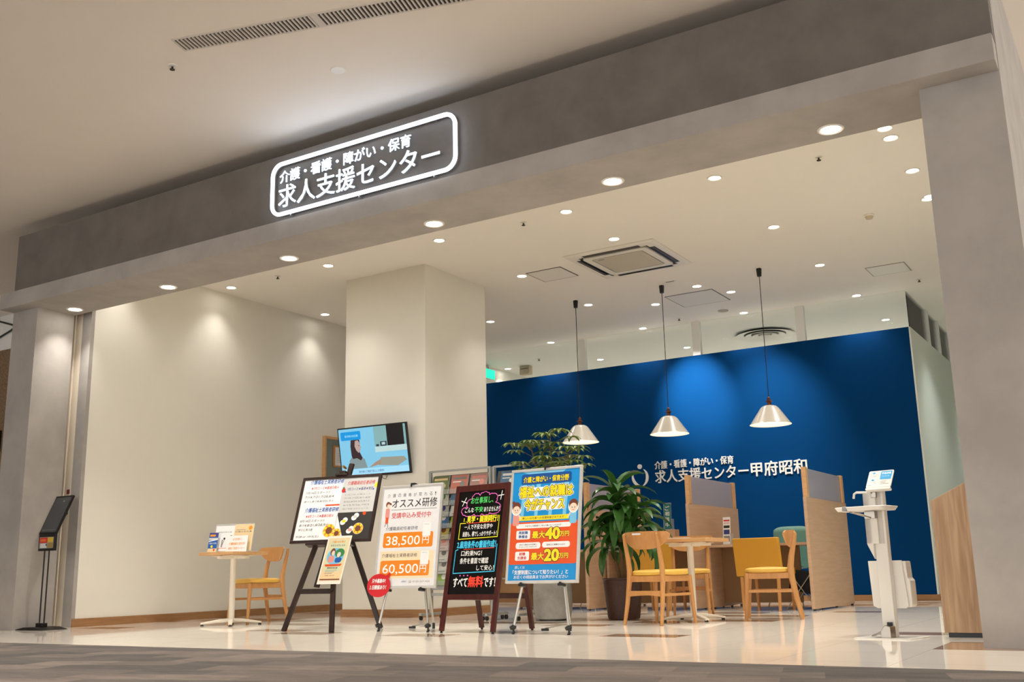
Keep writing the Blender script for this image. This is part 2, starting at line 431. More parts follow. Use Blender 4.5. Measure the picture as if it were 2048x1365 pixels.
# clerestory glazing over the blue partition with white posts
for i, (x0, x1) in enumerate(((-9.88, -7.5), (-7.5, -5.57), (-5.57, -4.0), (-4.0, -2.55))):
    w_ = MB().box((x0, 14.19, 3.54), (x1, 14.2, ZC))
    o = struct(f'window_{i+1}', w_, M_glass)
for i, x in enumerate((-7.49, -5.56, -4.0)):
    struct(f'trim_{i+4}', MB().box((x-.06, 14.16, 3.54), (x+.06, 14.24, ZC)), M_white)
for i, y in enumerate((15.58, 16.42, 17.4, 18.6)):
    struct(f'trim_{i+7}', MB().box((-2.6, y-.05, 3.54), (-2.54, y+.05, ZC)), M_white)
struct('window_5', MB().box((-2.57, 14.25, 3.54), (-2.56, 21, ZC)), M_glass)
struct('wall_light_blocker', MB().box((-17.2, -9, 0), (-17, 8.6, ZCOR)), mat('taupe_light_blocker', (150, 140, 130), .8, noise=.03))  # unseen slab added to block ambient light from the left
# the neighbouring unit beyond the left pillar
struct('wall_neighbour', MB().box((-16, 8.6, 3.8), (-10.1, 8.7, ZCOR)), M_white)
struct('wall_neighbour_stone', MB().box((-16, 8.59, 0), (-10.1, 8.7, 3.8)),
       mat('brown_mosaic_stone', (128, 104, 78), .8, noise=.75, nscale=34, bump=.5))
struct('wall_neighbour_side', MB().box((-10.48, 7.071, 0), (-10.06, 8.6, ZCOR)), M_grey2)

# ================================================================== DOWNLIGHTS
def downlight(x, y, z, r, name, label, group, power, angle=R(95), blend=.9, col=(1, .95, .88), proto={}):
    key = (name, r)
    if key not in proto:
        e = empty(name, (x, y, z))
        MB().lathe([(r*.82, .004), (r*.86, -.004), (r*1.0, -.008), (r*1.12, -.005), (r*1.16, 0)], n=28).build('trim_ring', M_trimw, e)
        MB().add([(r*.84*math.cos(2*math.pi*k/28), r*.84*math.sin(2*math.pi*k/28), -.002) for k in range(28)], [tuple(range(28))]).build('lens', M_lens, e)
        proto[key] = e
    else:
        e = copy_tree(proto[key])
        for ch in [c for c in e.children if c.type == 'LIGHT']:
            bpy.data.objects.remove(ch)
        e.location = (x, y, z)
    tag(e, label, 'ceiling light', group)
    if power: spot(e, (0, 0, -.012), power, angle, blend, col, .03)
    return e
ORD = ['first', 'second', 'third', 'fourth', 'fifth', 'sixth', 'seventh', 'eighth']
XS = [-9.61, -7.99, -6.37, -4.77, -3.17, -1.57]; YS = [8.8, 10.54, 12.3, 14.07, 15.8]
for j, y in enumerate(YS):
    for i, x in enumerate(XS):
        if (i, j) in ((1, 1), (0, 2), (5, 2), (0, 3), (5, 3), (0, 4), (5, 4)):
            if (i, j) not in ((0, 2), (0, 3)): continue
        yy = y
        if (i, j) == (0, 4): continue
        downlight(x, yy, ZC, .062, 'ceiling_downlight',
                  f'round shop ceiling downlight, {ORD[i]} from the left wall in the {ORD[j]} row back', 'shop ceiling downlights', SPOT_W*(.28 if i == 0 else .65 if (i, j) in ((1, 0), (2, 1)) else 1), col=(1, .95, .88) if y < 14 else (.93, .98, 1))
for x, y, lab in ((-9.61, 7.3, 'round shop ceiling downlight just behind the beam at the left wall'),
                  (-1.57, 9.706, 'round shop ceiling downlight beside the right pillar, third one back'),
                  (-1.6, 10.6, 'round shop ceiling downlight beside the right pillar, furthest one back'),
                  (-1.566, 8.577, 'round shop ceiling downlight by the right pillar, closest to the beam'),
                  (-4.771, 9.891, 'round shop ceiling downlight just in front of the air conditioner'),
                  (-4.508, 12.844, 'round ceiling downlight at the right tip of the middle access hatch'),
                  (-5.604, 12.843, 'round ceiling downlight above and beside the middle pendant canopy'),
                  (-9.71, 15.5, 'round ceiling downlight behind the blue wall at its left end')):
    if (x, y) == (-1.566, 8.577): y = 8.56
    wash = y == 12.843 or y == 12.844
    e_ = downlight(x, y, ZC, .062, 'ceiling_downlight', lab, 'shop ceiling downlights', SPOT_W*(.28 if x < -9.5 and y < 12 else (8.5 if x < -5 else 4.5) if wash else 1), (R(46) if x < -5 else R(62)) if wash else R(95), 1 if wash else .9)
    if wash:   # adjustable fittings aimed at the blue wall
        for l_ in e_.children:
            if l_.type == 'LIGHT': l_.rotation_euler = (R(50 if x < -5 else 38), 0, 0)
# lamp rows added to brighten the room behind the blue wall
for j, y in enumerate((17.55, 19.3)):
    for i, x in enumerate((-8.05, -6.4, -4.8, -3.2)):
        downlight(x, y, ZC, .062, 'ceiling_downlight', f'added fill lamp over the back room, {ORD[i]} across, {"nearer" if j == 0 else "farther"} of its two rows', 'added back room lamps', SPOT_W*1.7, col=(.93, .98, 1))
for i, x in enumerate((-6.0, -3.6)):  # two lamps added to lift the dark far wall
    downlight(x, 20.35, ZC, .062, 'ceiling_downlight', f'added fill lamp against the far wall of the back room, {ORD[i]} across', 'added back room lamps', SPOT_W*1.5, R(165), 1, (.93, .98, 1))
for j, y in enumerate((15.0, 18.0)):  # hidden lamps added to light the white return wall
    downlight(-1.7, y, ZC, .062, 'ceiling_downlight', f'added fill lamp over the passage right of the blue wall, {ORD[j]} one in', 'added passage lamps', SPOT_W*1.3, col=(.95, 1, .97))
for i, x in enumerate((-9.81, -8.294, -6.62, -4.942, -3.247, -1.585)):
    downlight(x, 6.755 if i else 6.76, ZS, .078, 'soffit_downlight',
              f'larger round downlight under the grey shopfront beam, {ORD[i]} from the left', 'downlights under the shopfront beam', SOFFIT_W*(.26 if i == 0 else 1), col=(1, .95, .88))
# unseen fill lamps added behind and beside the viewer for corridor brightness
for i, (x, y) in enumerate(((-7.5, .2), (-5, -.4), (-1.2, .8), (1.2, 3.4), (-3.5, -1.8), (-7, -3), (-2, -4), (3, -3))):
    downlight(x, y, ZCOR, .09, 'corridor_fill_lamp', f'added unseen fill lamp over the grey carpet, {ORD[i]} along', 'added corridor lamps', CORR_W, R(120), .8, (1, .94, .87))

for i, x in enumerate((-7.6, -5.8, -4.0)):  # out-of-view row added to brighten the floor before the shop
    downlight(x, 3.7, ZCOR, .09, 'corridor_fill_lamp', f'added narrow-beam fill lamp in the row along the shopfront, {ORD[i]} from the left', 'added corridor lamps', CORR_W*.75, R(70), .8, (1, .95, .89))

# ================================================================== CEILING FITTINGS
def ceiling_unit():
    e = empty('air_conditioner', (-4.985, 10.7, ZC), 0, 'square four-way ceiling cassette air conditioner with dark outlet slots', 'air conditioner')
    a = .575
    pl = MB()
    pl.lathe([(a*1.414, 0), (a*1.414, -.01), (a*1.3, -.022), (.44*1.414, -.022)], n=4)
    # rotate the four-sided lathe by 45 degrees
    c45, s45 = math.cos(R(45)), math.sin(R(45))
    pl.v = [(x*c45-y*s45, x*s45+y*c45, z) for x, y, z in pl.v]; pl.sm = [False]*len(pl.sm)
    pl.build('face_panel', M_trimw, e)
    rim = MB(); P_ = rrect(-.41, -.41, .41, .41, .05); n = len(P_)
    Q_ = rrect(-.33, -.33, .33, .33, .03)
    rim.add([(x, y, -.030) for x, y in P_]+[(x, y, -.030) for x, y in Q_]+[(x, y, -.004) for x, y in P_]+[(x, y, -.004) for x, y in Q_],
            [(i, n+i, n+(i+1) % n, (i+1) % n) for i in range(n)]+[(i, (i+1) % n, 2*n+(i+1) % n, 2*n+i) for i in range(n)]+[(n+i, 3*n+i, 3*n+(i+1) % n, n+(i+1) % n) for i in range(n)])
    rim.build('inner_frame', M_trimw, e)
    gr = MB().prism(rrect(-.312, -.312, .312, .312, .02), lambda u, v, w_: (u, v, w_), -.028, -.012)
    g_ = gr.build('return_grille', mat('warm_grey_grille', (196, 188, 170), .5), e)
    MB().box((-.27, -.265, -.0285), (-.19, -.25, -.0279)).build('badge', M_dark, g_)
    sl = MB()
    for k in range(4):
        M_ = Matrix.Rotation(R(90*k), 4, 'Z')
        sl.boxm(M_, (-.36, -.50, -.0235), (.36, -.43, -.012))
    sl.build('outlet_slot', M_dark, e)
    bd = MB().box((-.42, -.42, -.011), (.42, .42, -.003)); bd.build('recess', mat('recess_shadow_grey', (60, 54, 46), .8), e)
    for k in range(4):
        M_ = Matrix.Rotation(R(90*k), 4, 'Z')
        MB().boxm(M_ @ Matrix.Translation((0, -.465, -.026)) @ Matrix.Rotation(R(-12), 4, 'X'), (-.35, -.028, -.002), (.35, .006, .002)).build('louvre', mat('louvre_grey', (86, 78, 68), .5), e)
ceiling_unit()
def hatch(cx, cy_, sx, sy_, lab, m=None):
    e = empty('access_hatch', (cx, cy_, ZC), 0, lab, 'access hatch', 'ceiling access hatches')
    MB().box((-sx/2+.012, -sy_/2+.012, -.006), (sx/2-.012, sy_/2-.012, .001)).build('hatch_panel', M_trimw, e)
    f = MB()
    for a, b in (((-sx/2, -sy_/2), (sx/2, -sy_/2+.014)), ((-sx/2, sy_/2-.014), (sx/2, sy_/2)), ((-sx/2, -sy_/2+.014), (-sx/2+.014, sy_/2-.014)), ((sx/2-.014, -sy_/2+.014), (sx/2, sy_/2-.014))):
        f.box((a[0], a[1], -.005), (b[0], b[1], .001))
    f.build('hatch_frame', m or mat('hatch_gap_grey', (96, 90, 92), .5), e)
hatch(-6.026, 10.7, .486, .47, 'square ceiling access hatch beside the air conditioner')
hatch(-5.0, 12.89, .68, .69, 'large ceiling access hatch near the middle pendant canopy')
hatch(-2.513, 13.0, .47, .45, 'pale ceiling access hatch near the right-hand pillar', mat('hatch_frame_pale', (150, 142, 128), .5))
rd = empty('ceiling_diffuser', (-4.97, 15.6, ZC), 0, 'round ringed ceiling air diffuser above the blue wall', 'air diffuser')
for k, (r0, r1) in enumerate(((.46, .325), (.315, .215), (.205, .11), (.10, .0))):
    MB().lathe([(max(r1, .001), -.012), (r0*.97, -.038-.004*k), (r0, -.036-.004*k), (r0*.985, -.03)], n=40).build('cone_ring', M_trimw, rd)
MB().lathe([(.40, -.003), (.001, -.003)], n=40).build('diffuser_throat', M_dark, rd)
for i, (x, y, z, lab) in enumerate(((-8.776, 8.77, ZC, 'small dark sprinkler head between the ceiling downlights near the beam'),
        (-5.3, 8.83, ZC, 'small sprinkler head in the shop ceiling above the white column side'),
        (-2.208, 8.86, ZC, 'small sprinkler head in the shop ceiling near the right pillar'),
        (-5.665, 13.81, ZC, 'small sprinkler head near the middle pendant, just before the blue wall'),
        (-2.291, 13.73, ZC, 'small sprinkler head near the right end of the blue wall'),
        (-8.808, 15.08, ZC, 'small sprinkler head beyond the blue wall near its left end'),
        (-6.004, 4.82, ZCOR, 'small sprinkler head in the corridor ceiling below the long vent'))):
    e = empty('sprinkler_head', (x, y, z), 0, lab, 'sprinkler', 'sprinkler heads')
    MB().lathe([(.035, 0), (.032, -.006), (.012, -.010), (.001, -.010)], n=20).build('escutcheon', M_trimw, e)
    MB().lathe([(.008, -.008), (.008, -.03), (.02, -.032), (.02, -.036), (.001, -.036)], n=16).build('deflector', mat('bronze_dark', (70, 58, 44), .4, metal=.7), e)
e = empty('smoke_detector', (-2.215, 10.75, ZC), 0, 'cream round smoke detector on the shop ceiling', 'smoke detector')
MB().lathe([(.055, 0), (.055, -.012), (.045, -.02)], n=28).build('base', M_trimw, e)
MB().lathe([(.045, -.02), (.032, -.045), (.001, -.048)], n=28).build('sensor_cap', mat('detector_cream', (206, 190, 160), .5), e)
MB().lathe([(.0335, -.030), (.037, -.034), (.0335, -.038)], n=28).build('sensor_ring', M_dark, e)
e = empty('ceiling_speaker', (-4.97, 13.77, ZC), 0, 'flat round speaker cover on the ceiling between pendants and diffuser', 'ceiling speaker')
MB().lathe([(.075, 0), (.073, -.008), (.001, -.010)], n=28).build('grille_cover', mat('speaker_tan', (176, 166, 144), .6), e)
e = empty('ceiling_vent_cover', (-4.964, 11.87, ZC), 0, 'tiny rectangular cover on the ceiling behind the middle pendant canopy', 'ceiling cover')
MB().box((-.07, -.025, -.006), (.07, .025, 0)).build('cover_plate', M_trimw, e)
MB().box((-.055, -.012, -.008), (.055, .012, -.0055)).build('slot', mat('slot_grey', (120, 110, 100), .6), e)
e = empty('ceiling_sensor', (-5.01, 5.59, ZCOR), 0, 'faint round white sensor cover in the corridor ceiling', 'ceiling sensor')
MB().lathe([(.06, 0), (.055, -.006), (.001, -.008)], n=28).build('sensor_cover', M_trimw, e)

# long slotted vent in the corridor ceiling, running beside the shopfront
def vent():
    e = empty('corridor_vent', (-5.722, 4.63, ZCOR), R(16), 'long slatted linear air vent in the corridor ceiling', 'air vent')
    ang = 0
    x1 = 4.2; f = MB()
    f.box((0, -.092, -.006), (x1, -.075, .001)); f.box((0, .075, -.006), (x1, .092, .001))
    f.box((0, -.075, -.006), (.02, .075, .001))
    f.box((1.11, -.075, -.006), (1.17, .075, .001)); f.box((2.6, -.075, -.006), (2.62, .075, .001)); f.box((x1-.02, -.075, -.006), (x1, .075, .001))
    f.build('vent_frame', mat('vent_cream', (206, 198, 188), .5), e)
    MB().box((.02, -.075, -.001), (x1-.02, .075, .0015)).build('vent_duct', mat('vent_dark', (58, 50, 44), .7), e)
    s_ = MB(); x = .04
    while x < x1-.03:
        if not (1.10 < x < 1.18): s_.box((x, -.075, -.012), (x+.012, .075, -.0005))
        x += .032
    s_.build('slats', mat('vent_cream', (206, 198, 188)), e)
vent()

# exit sign and box glimpsed over the blue wall
e = empty('exit_sign', (-9.80, 15.02, 3.80), 0, 'green emergency exit sign glimpsed above the blue wall beside the column', 'exit sign')
MB().box((-.01, -.03, .18), (.01, .03, .253)).build('ceiling_bracket', M_white, e)
MB().box((-.02, -.16, 0), (.02, .16, .18)).build('sign_case', M_white, e)
MB().box((.0205, -.15, .01), (.022, .15, .17)).build('lit_face', mat('exit_green', (0, 190, 150), .4, emit=1.2, noise=0), e)
e = empty('wall_box', (-9.33, 15.5, 3.893), 0, 'small beige box under the ceiling glimpsed over the blue wall', 'wall box')
MB().box((-.1, -.06, 0), (.1, .06, .16)).build('box_body', mat('beige_box', (206, 184, 156), .6), e, bevel=.006)
MB().box((-.08, -.064, .1), (.08, -.06, .11)).build('box_slot', M_dark, e)

# ================================================================== PENDANTS
def pendant():
    e = empty('pendant_lamp', (0, 0, 0))
    MB().lathe([(.030, 0), (.033, -.01), (.027, -.10), (.001, -.10)], n=24).build('canopy', M_dark, e)
    MB().cyl((0, 0, -.1), (0, 0, -1.62), .0045, n=8).build('cord', M_dark, e)
    MB().lathe([(.006, -1.60), (.016, -1.61), (.02, -1.63), (.02, -1.645), (.04, -1.652), (.042, -1.66), (.02, -1.668), (.026, -1.70), (.03, -1.715), (.001, -1.715)], n=24).build('lamp_holder', mat('aged_copper', (120, 70, 48), .35, metal=.7), e)
    sh = MB()
    out_ = [(.028, -1.705), (.07, -1.712), (.092, -1.725), (.112, -1.745), (.235, -1.925), (.246, -1.935)]
    inn = [(.244, -1.938), (.230, -1.925), (.107, -1.75), (.088, -1.731), (.065, -1.72), (.001, -1.716)]
    sh.lathe(out_, n=48, mi=0); sh.lathe([out_[-1], inn[0]], n=48, mi=0); sh.lathe(inn, n=48, mi=1)
    sh.build('lamp_shade', [mat('greige_enamel_shade', (212, 204, 190), .25, noise=.01, coat=.3), mat('white_enamel_inside', (250, 240, 222), .5, noise=0)], e)
    MB().lathe([(.001, -1.74), (.02, -1.745), (.034, -1.78), (.038, -1.81), (.03, -1.84), (.001, -1.852)], n=20).build('bulb', mat('warm_bulb', (255, 226, 180), .4, emit=2.2, ergb=(255, 214, 170), noise=0), e)
    return e
def bulb_light(parent):
    l = bpy.data.lights.new('pendant_glow', 'POINT'); l.energy = 2.2; l.color = (1, .82, .64); l.shadow_soft_size = .04
    o = bpy.data.objects.new('pendant_glow', l); COL.objects.link(o); o.parent = parent; o.location = (0, 0, -1.89)
p0 = pendant()
for i, (x, lab) in enumerate(((-6.409, 'cone shaded pendant lamp on a black cord above the leafy schefflera'),
                              (-5.139, 'cone shaded pendant lamp on a black cord, middle of the three'),
                              (-3.838, 'cone shaded pendant lamp on a black cord above the teal chair'))):
    o = p0 if i == 0 else copy_tree(p0)
    o.location = (x, 12.0, ZC); tag(o, lab, 'pendant lamp', 'pendant lamps before the blue wall')
for o in [o for o in bpy.data.objects if o.name.startswith('pendant_lamp')]: bulb_light(o)

# ================================================================== SHOPFRONT SIGN
def front_sign():
    e = empty('illuminated_sign', (-5.386, 6.34, 3.575), 0, 'white glowing neon style shop sign with rounded border on the grey fascia', 'sign')
    glow = mat('neon_white', (255, 255, 255), .4, emit=SIGN_E, ergb=(212, 230, 255), noise=0)
    side = mat('sign_letter_side', (150, 150, 150), .5)
    W, Hh = 1.0, .505
    pts = rrect(-W, .03, W, Hh, .105, 8)
    tb = MB().sweep([(x, -.055, z) for x, z in pts], [(.017, .017)]*len(pts), 12, closed=True)
    tb.build('border_tube', glow, e)
    bk = MB()
    pts2 = [(x, -.036, z) for x, z in pts]
    bk.sweep(pts2, [(.012, .012)]*len(pts2), 8, closed=True)
    bk.build('border_backing', side, e)
    for i in range(3):
        for z in (.02, .515):
            x = (-.78, 0.0, .78)[i]
            MB().box((x-.003, -.045, z-.022), (x+.003, -.0, z+.022)).build('border_bracket', M_alu, e)
    fn = lambda u, v, w_: (u, -.050+w_, v)
    t1 = MB(); ext_text(t1, '介護・看護・障がい・保育', -.92, .325, .112, .006, 1.47, .0, 0, fn)
    t1.build('small_lettering', glow, e)
    t2 = MB(); ext_text(t2, '求人支援センター', -.93, .095, .205, .006, 1.77, 0, 0, fn)
    t2.build('large_lettering', glow, e)
    fb = lambda u, v, w_: (u, -.0435+w_, v)
    t3 = MB(); ext_text(t3, '介護・看護・障がい・保育', -.92, .325, .112, .012, 1.47, .0, 0, fb)
    ext_text(t3, '求人支援センター', -.93, .095, .205, .012, 1.77, .0, 0, fb)
    t3.build('letter_backing', side, e)
front_sign()

# ================================================================== BLUE WALL LOGO
def wall_logo():
    e = empty('wall_lettering_sign', (-6.32, 14.15, 1.70), 0, 'raised white shop name and round figure mark on the blue wall', 'sign')
    wm = mat('white_raised_letters', (236, 234, 230), .45, noise=.01)
    fn = lambda u, v, w_: (u, -.022+w_, v)
    t1 = MB(); ext_text(t1, '介護・看護・障がい・保育', 0, .205, .115, .02, 1.22, .012, 0, fn)
    t1.build('small_lettering', wm, e)
    t2 = MB(); ext_text(t2, '求人支援センター', 0, .0, .185, .02, 1.43, .012, 0, fn)
    ext_text(t2, '甲府昭和', 1.47, .0, .20, .02,   .79, .016, 0, fn)
    t2.build('large_lettering', wm, e)
    lg = MB()
    # figure mark: a head dot inside an open ring of two crescents
    lg.prism([(-.245+.035*math.cos(R(a)), .262+.035*math.sin(R(a))) for a in range(0, 360, 20)], fn, 0, .02)
    def cres(a0, a1, ro, ri, cx, cy_):
        n = 16; o_ = []; i_ = []
        for k in range(n+1):
            t = k/n; a = R(a0+(a1-a0)*t); th = math.sin(math.pi*min(1, max(0, t*.9+.05)))
            o_.append((cx+ro*math.cos(a), cy_+ro*math.sin(a))); rr = ro-(ro-ri)*th; i_.append((cx+rr*math.cos(a), cy_+rr*math.sin(a)))
        for k in range(n):
            lg.prism([o_[k], o_[k+1], i_[k+1], i_[k]], fn, 0, .02)
    cres(150, 285, .135, .095, -.245, .10); cres(-75, 62, .135, .095, -.245, .10)
    lg.build('logo_mark', wm, e)
wall_logo()

# ================================================================== CHAIRS
def chair():
    """plywood-back dining chair, faces +Y"""
    e = empty('dining_chair', (0, 0, 0))
    def leg(sx, front):
        m = MB()
        if front:
            pts = [(sx*.205, .215, 0), (sx*.195, .20, .2), (sx*.185, .185, .41)]; rad = [(.013, .014), (.017, .018), (.021, .022)]
        else:
            pts = [(sx*.195, -.275, 0), (sx*.185, -.235, .18), (sx*.178, -.205, .36), (sx*.175, -.20, .46), (sx*.175, -.215, .56), (sx*.175, -.245, .68), (sx*.175, -.262, .765), (sx*.175, -.264, .772)]
            rad = [(.013, .015), (.017, .020), (.02, .024), (.02, .025), (.018, .022), (.015, .017), (.012, .013), (.006, .006)]
        m.sweep(pts, rad, 14, power=.8); m.build('leg', M_oak, e)
    for sx in (-1, 1): leg(sx, True); leg(sx, False)
    ap = MB()
    ap.bar((-.185, .185, .385), (.185, .185, .385), .02, .05); ap.bar((-.18, -.20, .385), (.18, -.20, .385), .02, .05)
    for sx in (-1, 1): ap.bar((sx*.185, .185, .385), (sx*.178, -.20, .385), .02, .05)
    ap.build('seat_frame', M_oak, e, bevel=.003)
    for sx in (-1, 1):
        MB().bar((sx*.193, .195, .25), (sx*.184, -.22, .25), .016, .024).build('stretcher', M_oak, e, bevel=.003)
    rs = MB()
    n = 12; top = [(-.18+.36*k/n, .285) for k in range(n+1)]; bot = [(.18-.36*k/n, .235+.012*math.sin(math.pi*k/n)) for k in range(n+1)]
    for k in range(n):
        rs.prism([top[k], top[k+1], (top[k+1][0], .235+.014*math.sin(math.pi*(k+1)/n)), (top[k][0], .235+.014*math.sin(math.pi*k/n))][::-1], lambda u, v, w_: (u, -.232+w_, v), 0, .018)
    rs.build('stretcher', M_oak, e)
    # padded seat: superellipse, domed
    st = MB(); N = 40; rings = []
    def ring(sc, z):
        o = []
        for k in range(N):
            t = 2*math.pi*k/N; c_, s_ = math.cos(t), math.sin(t)
            x = math.copysign(abs(c_)**.55, c_)*.215; y = math.copysign(abs(s_)**.55, s_)*.21
            x *= 1+.06*(y/.21)
            o.append((x*sc, y*sc+.0, z+.004*(x/.2)**2))
        return o
    prof = [(.93, .41), (.99, .418), (1.0, .430), (.985, .442), (.94, .450), (.8, .456), (.5, .459), (.2, .46), (.02, .46)]
    vs = [p for sc, z in prof for p in ring(sc, z)]
    fs = [(i*N+k, i*N+(k+1) % N, (i+1)*N+(k+1) % N, (i+1)*N+k) for i in range(len(prof)-1) for k in range(N)]
    st.add(vs, fs, 0, True); st.add(ring(.93, .41), [tuple(range(N-1, -1, -1))], 0)
    st.build('seat', M_yel, e)
    # curved plywood backrest, concave towards the sitter
    br = MB(); nu, nv = 24, 8
    def bp(u, v, t):
        a = u*2-1; x = a*.245
        cur = -.262+.085*a*a
        zt = .79-.006*a*a+(-.02 if abs(a) > .96 else 0)
        zb = .635+.115*abs(a)**3.2
        z = zb+(zt-zb)*v; lean = -.28*(z-.70)
        return (x, cur+lean+t+.022, z)
    g0 = [[bp(i/nu, j/nv, 0) for j in range(nv+1)] for i in range(nu+1)]; g1 = [[bp(i/nu, j/nv, .013) for j in range(nv+1)] for i in range(nu+1)]
    V = [p for r_ in g0 for p in r_]+[p for r_ in g1 for p in r_]; K = nv+1; O = (nu+1)*K
    Fs = []
    for i in range(nu):
        for j in range(nv):
            a = i*K+j; Fs.append((a, a+K, a+K+1, a+1)); Fs.append((O+a, O+a+1, O+a+K+1, O+a+K))
    for i in range(nu):
        a = i*K; Fs.append((a, O+a, O+a+K, a+K)); a = i*K+nv; Fs.append((a, a+K, O+a+K, O+a))
    for j in range(nv):
        Fs.append((j, j+1, O+j+1, O+j)); a = nu*K+j; Fs.append((a, O+a, O+a+1, a+1))
    br.add(V, Fs, 0, True); b_ = br.build('backrest', M_oak, e)
    return e
ch0 = chair()
def face(d): return math.atan2(d[1], d[0])-math.pi/2
chairs = [(-3.84, 8.57, (.2, .98), 'honey oak chair with yellow seat, its back to the corridor, near the wicker pot'),
          (-4.10, 9.86, (.28, -.96), 'honey oak chair with yellow seat behind the small table, facing it'),
          (-3.165, 9.50, (-.96, -.27), 'honey oak chair with yellow seat in profile in front of the mustard desk chair'),
          (-8.28, 8.10, (-.25, -.97), 'honey oak chair with yellow seat at the leaflet table by the cream wall')]
for i, (x, y, d, lab) in enumerate(chairs):
    o = ch0 if i == 0 else copy_tree(ch0)
    o.location = (x, y, 0); o.rotation_euler = (0, 0, face(d)); tag(o, lab, 'chair', 'oak chairs with yellow seats')
# small white sticker on the back of the chair seen from behind
for c_ in ch0.children:
    if c_.name.startswith('backrest'):
        s_ = MB().boxm(Matrix.Translation((-.02, -.2655, .768)) @ Matrix.Rotation(R(15), 4, 'X'), (-.06, -.001, -.008), (.03, .001, .008))
        s_.build('white_tag', M_paper, c_)

# ================================================================== CAFE TABLES
def cafe_table(x, y, s, lab):
    e = empty('cafe_table', (x, y, 0), 0, lab, 'table', 'small white-legged oak tables')
    MB().prism(rrect(-s/2, -s/2, s/2, s/2, .02), lambda u, v, w_: (u, v, w_), .70, .732).build('tabletop', M_oaktop, e, bevel=.003)
    pl = MB(); pl.box((-.17, -.17, .688), (.17, .17, .70)); pl.bar((-.2, 0, .68), (.2, 0, .68), .05, .03); pl.bar((0, -.2, .68), (0, .2, .68), .05, .03)
    cw = mat('cream_powder_coat', (232, 222, 204), .4, noise=.02)
    pl.build('support_plate', cw, e, bevel=.004)
    MB().cyl((0, 0, .03), (0, 0, .69), .03, n=24).build('pedestal', cw, e)
    ft = MB()
    for k in range(4):
        a = R(45+90*k); c_, s_ = math.cos(a), math.sin(a)
        ft.sweep([(0, 0, .05), (c_*.12, s_*.12, .045), (c_*.30, s_*.30, .022)], [(.03, .02), (.026, .018), (.02, .010)], 10, power=.7)
    ft.build('base', cw, e)
    for k in range(4):
        a = R(45+90*k)
        MB().cyl((math.cos(a)*.285, math.sin(a)*.285, 0), (math.cos(a)*.285, math.sin(a)*.285, .018), .016, n=14).build('glide_foot', M_dark, e)
    return e
cafe_table(-8.22, 7.70, .50, 'small square oak table by the cream wall, holding the leaflet displays')
cafe_table(-3.75, 9.08, .56, 'small square oak table between the three chairs, near the wicker pot')

# ================================================================== ITEMS ON THE LEAFLET TABLE
P_or = mat('print_orange', (228, 150, 40), .5); P_bl = mat('print_blue', (20, 90, 170), .5); P_rd = mat('print_red', (205, 40, 40), .5)
P_bk = mat('print_black', (30, 30, 30), .5); P_gy = mat('print_grey', (140, 140, 138), .5); P_wh = mat('print_white', (240, 240, 238), .5)
P_cr = mat('print_cream', (236, 208, 160), .5); P_pk = mat('print_pink', (226, 150, 140), .5); P_gn = mat('print_green', (60, 130, 70), .5)
P_dk = mat('print_charcoal', (42, 38, 36), .5); P_ye = mat('print_yellow', (250, 222, 20), .5); P_sk = mat('print_skin', (245, 214, 190), .5)
P_br = mat('print_brown', (120, 66, 40), .5); P_nv = mat('print_navy', (60, 66, 130), .5); P_lg = mat('print_pale_grey', (206, 206, 202), .5)
def leaflet_display():
    e = empty('leaflet_display', (-8.17, 7.62, .732), R(12), 'wide clear acrylic stand of white and cream leaflets on the table', 'leaflet stand')
    M_ = Matrix.Rotation(R(-12), 4, 'X')
    W = .235
    MB().boxm(M_, (-W, 0, 0), (W, .004, .295)).build('back_panel', M_acry, e)
    MB().box((-W, 0, 0), (W, .16, .004)).build('base', M_acry, e)
    p = Print(); p.rect(-W+.005, .01, .0, .275, P_wh).rect(0.0, .01, W-.005, .285, P_cr)
    p.L(1); p.text('資格取得支援', -.20, .20, .016, P_gy, .17).text('介護のお仕事', .01, .20, .016, P_bk, .2); p.ell(.19, .245, .022, .022, P_or); p.rect(.02, .225, .13, .23, P_gy)
    p.ell(-.03, .15, .022, .024, P_br).ell(-.03, .143, .015, .018, P_sk).rr(-.06, .06, 0, .125, .02, P_pk).rect(-.14, .05, -.125, .13, P_gy).rect(.01, .14, .10, .165, P_nv)
    p.ell(-.11, .14, .012, .012, P_bk).line([(-.11, .125), (-.13, .06)], .008, P_gy).line([(-.18, .04), (-.07, .04)], .006, P_pk)
    p.build('leaflet_sheets', e, M_)
    q = Print(); q.rect(-.05, .0, .20, .165, P_wh).L(1).text('お気軽に', .02, .115, .026, P_or, .11, .01).text('介護相談を受付中', -.02, .068, .028, P_or, .19, .02).text('無料ご相談コーナー', -.02, .022, .026, P_or, .19, .015)
    c = q.build('front_card', e, Matrix.Translation((0, -.03, 0)) @ Matrix.Rotation(R(-10), 4, 'X'))
    MB().boxm(Matrix.Translation((0, -.03, 0)) @ Matrix.Rotation(R(-10), 4, 'X'), (-.05, 0, 0), (.2, .003, .165)).build('card_pocket', M_acry, e)
leaflet_display()
def small_stand(loc, rz, lab, w_, h, pr, name='brochure_stand', cat='brochure stand', tilt=-12):
    e = empty(name, loc, rz, lab, cat)
    M_ = Matrix.Rotation(R(tilt), 4, 'X')
    s_ = MB(); s_.boxm(M_, (-w_/2, 0, 0), (w_/2, .003, h)); s_.box((-w_/2, 0, 0), (w_/2, .09, .003)); s_.box((-w_/2-.002, -.01, 0), (-w_/2, .07, h*.4)); s_.box((w_/2, -.01, 0), (w_/2+.002, .07, h*.4))
    s_.build('acrylic_holder', M_acry, e)
    pr.build('brochure_face', e, M_)
    return e
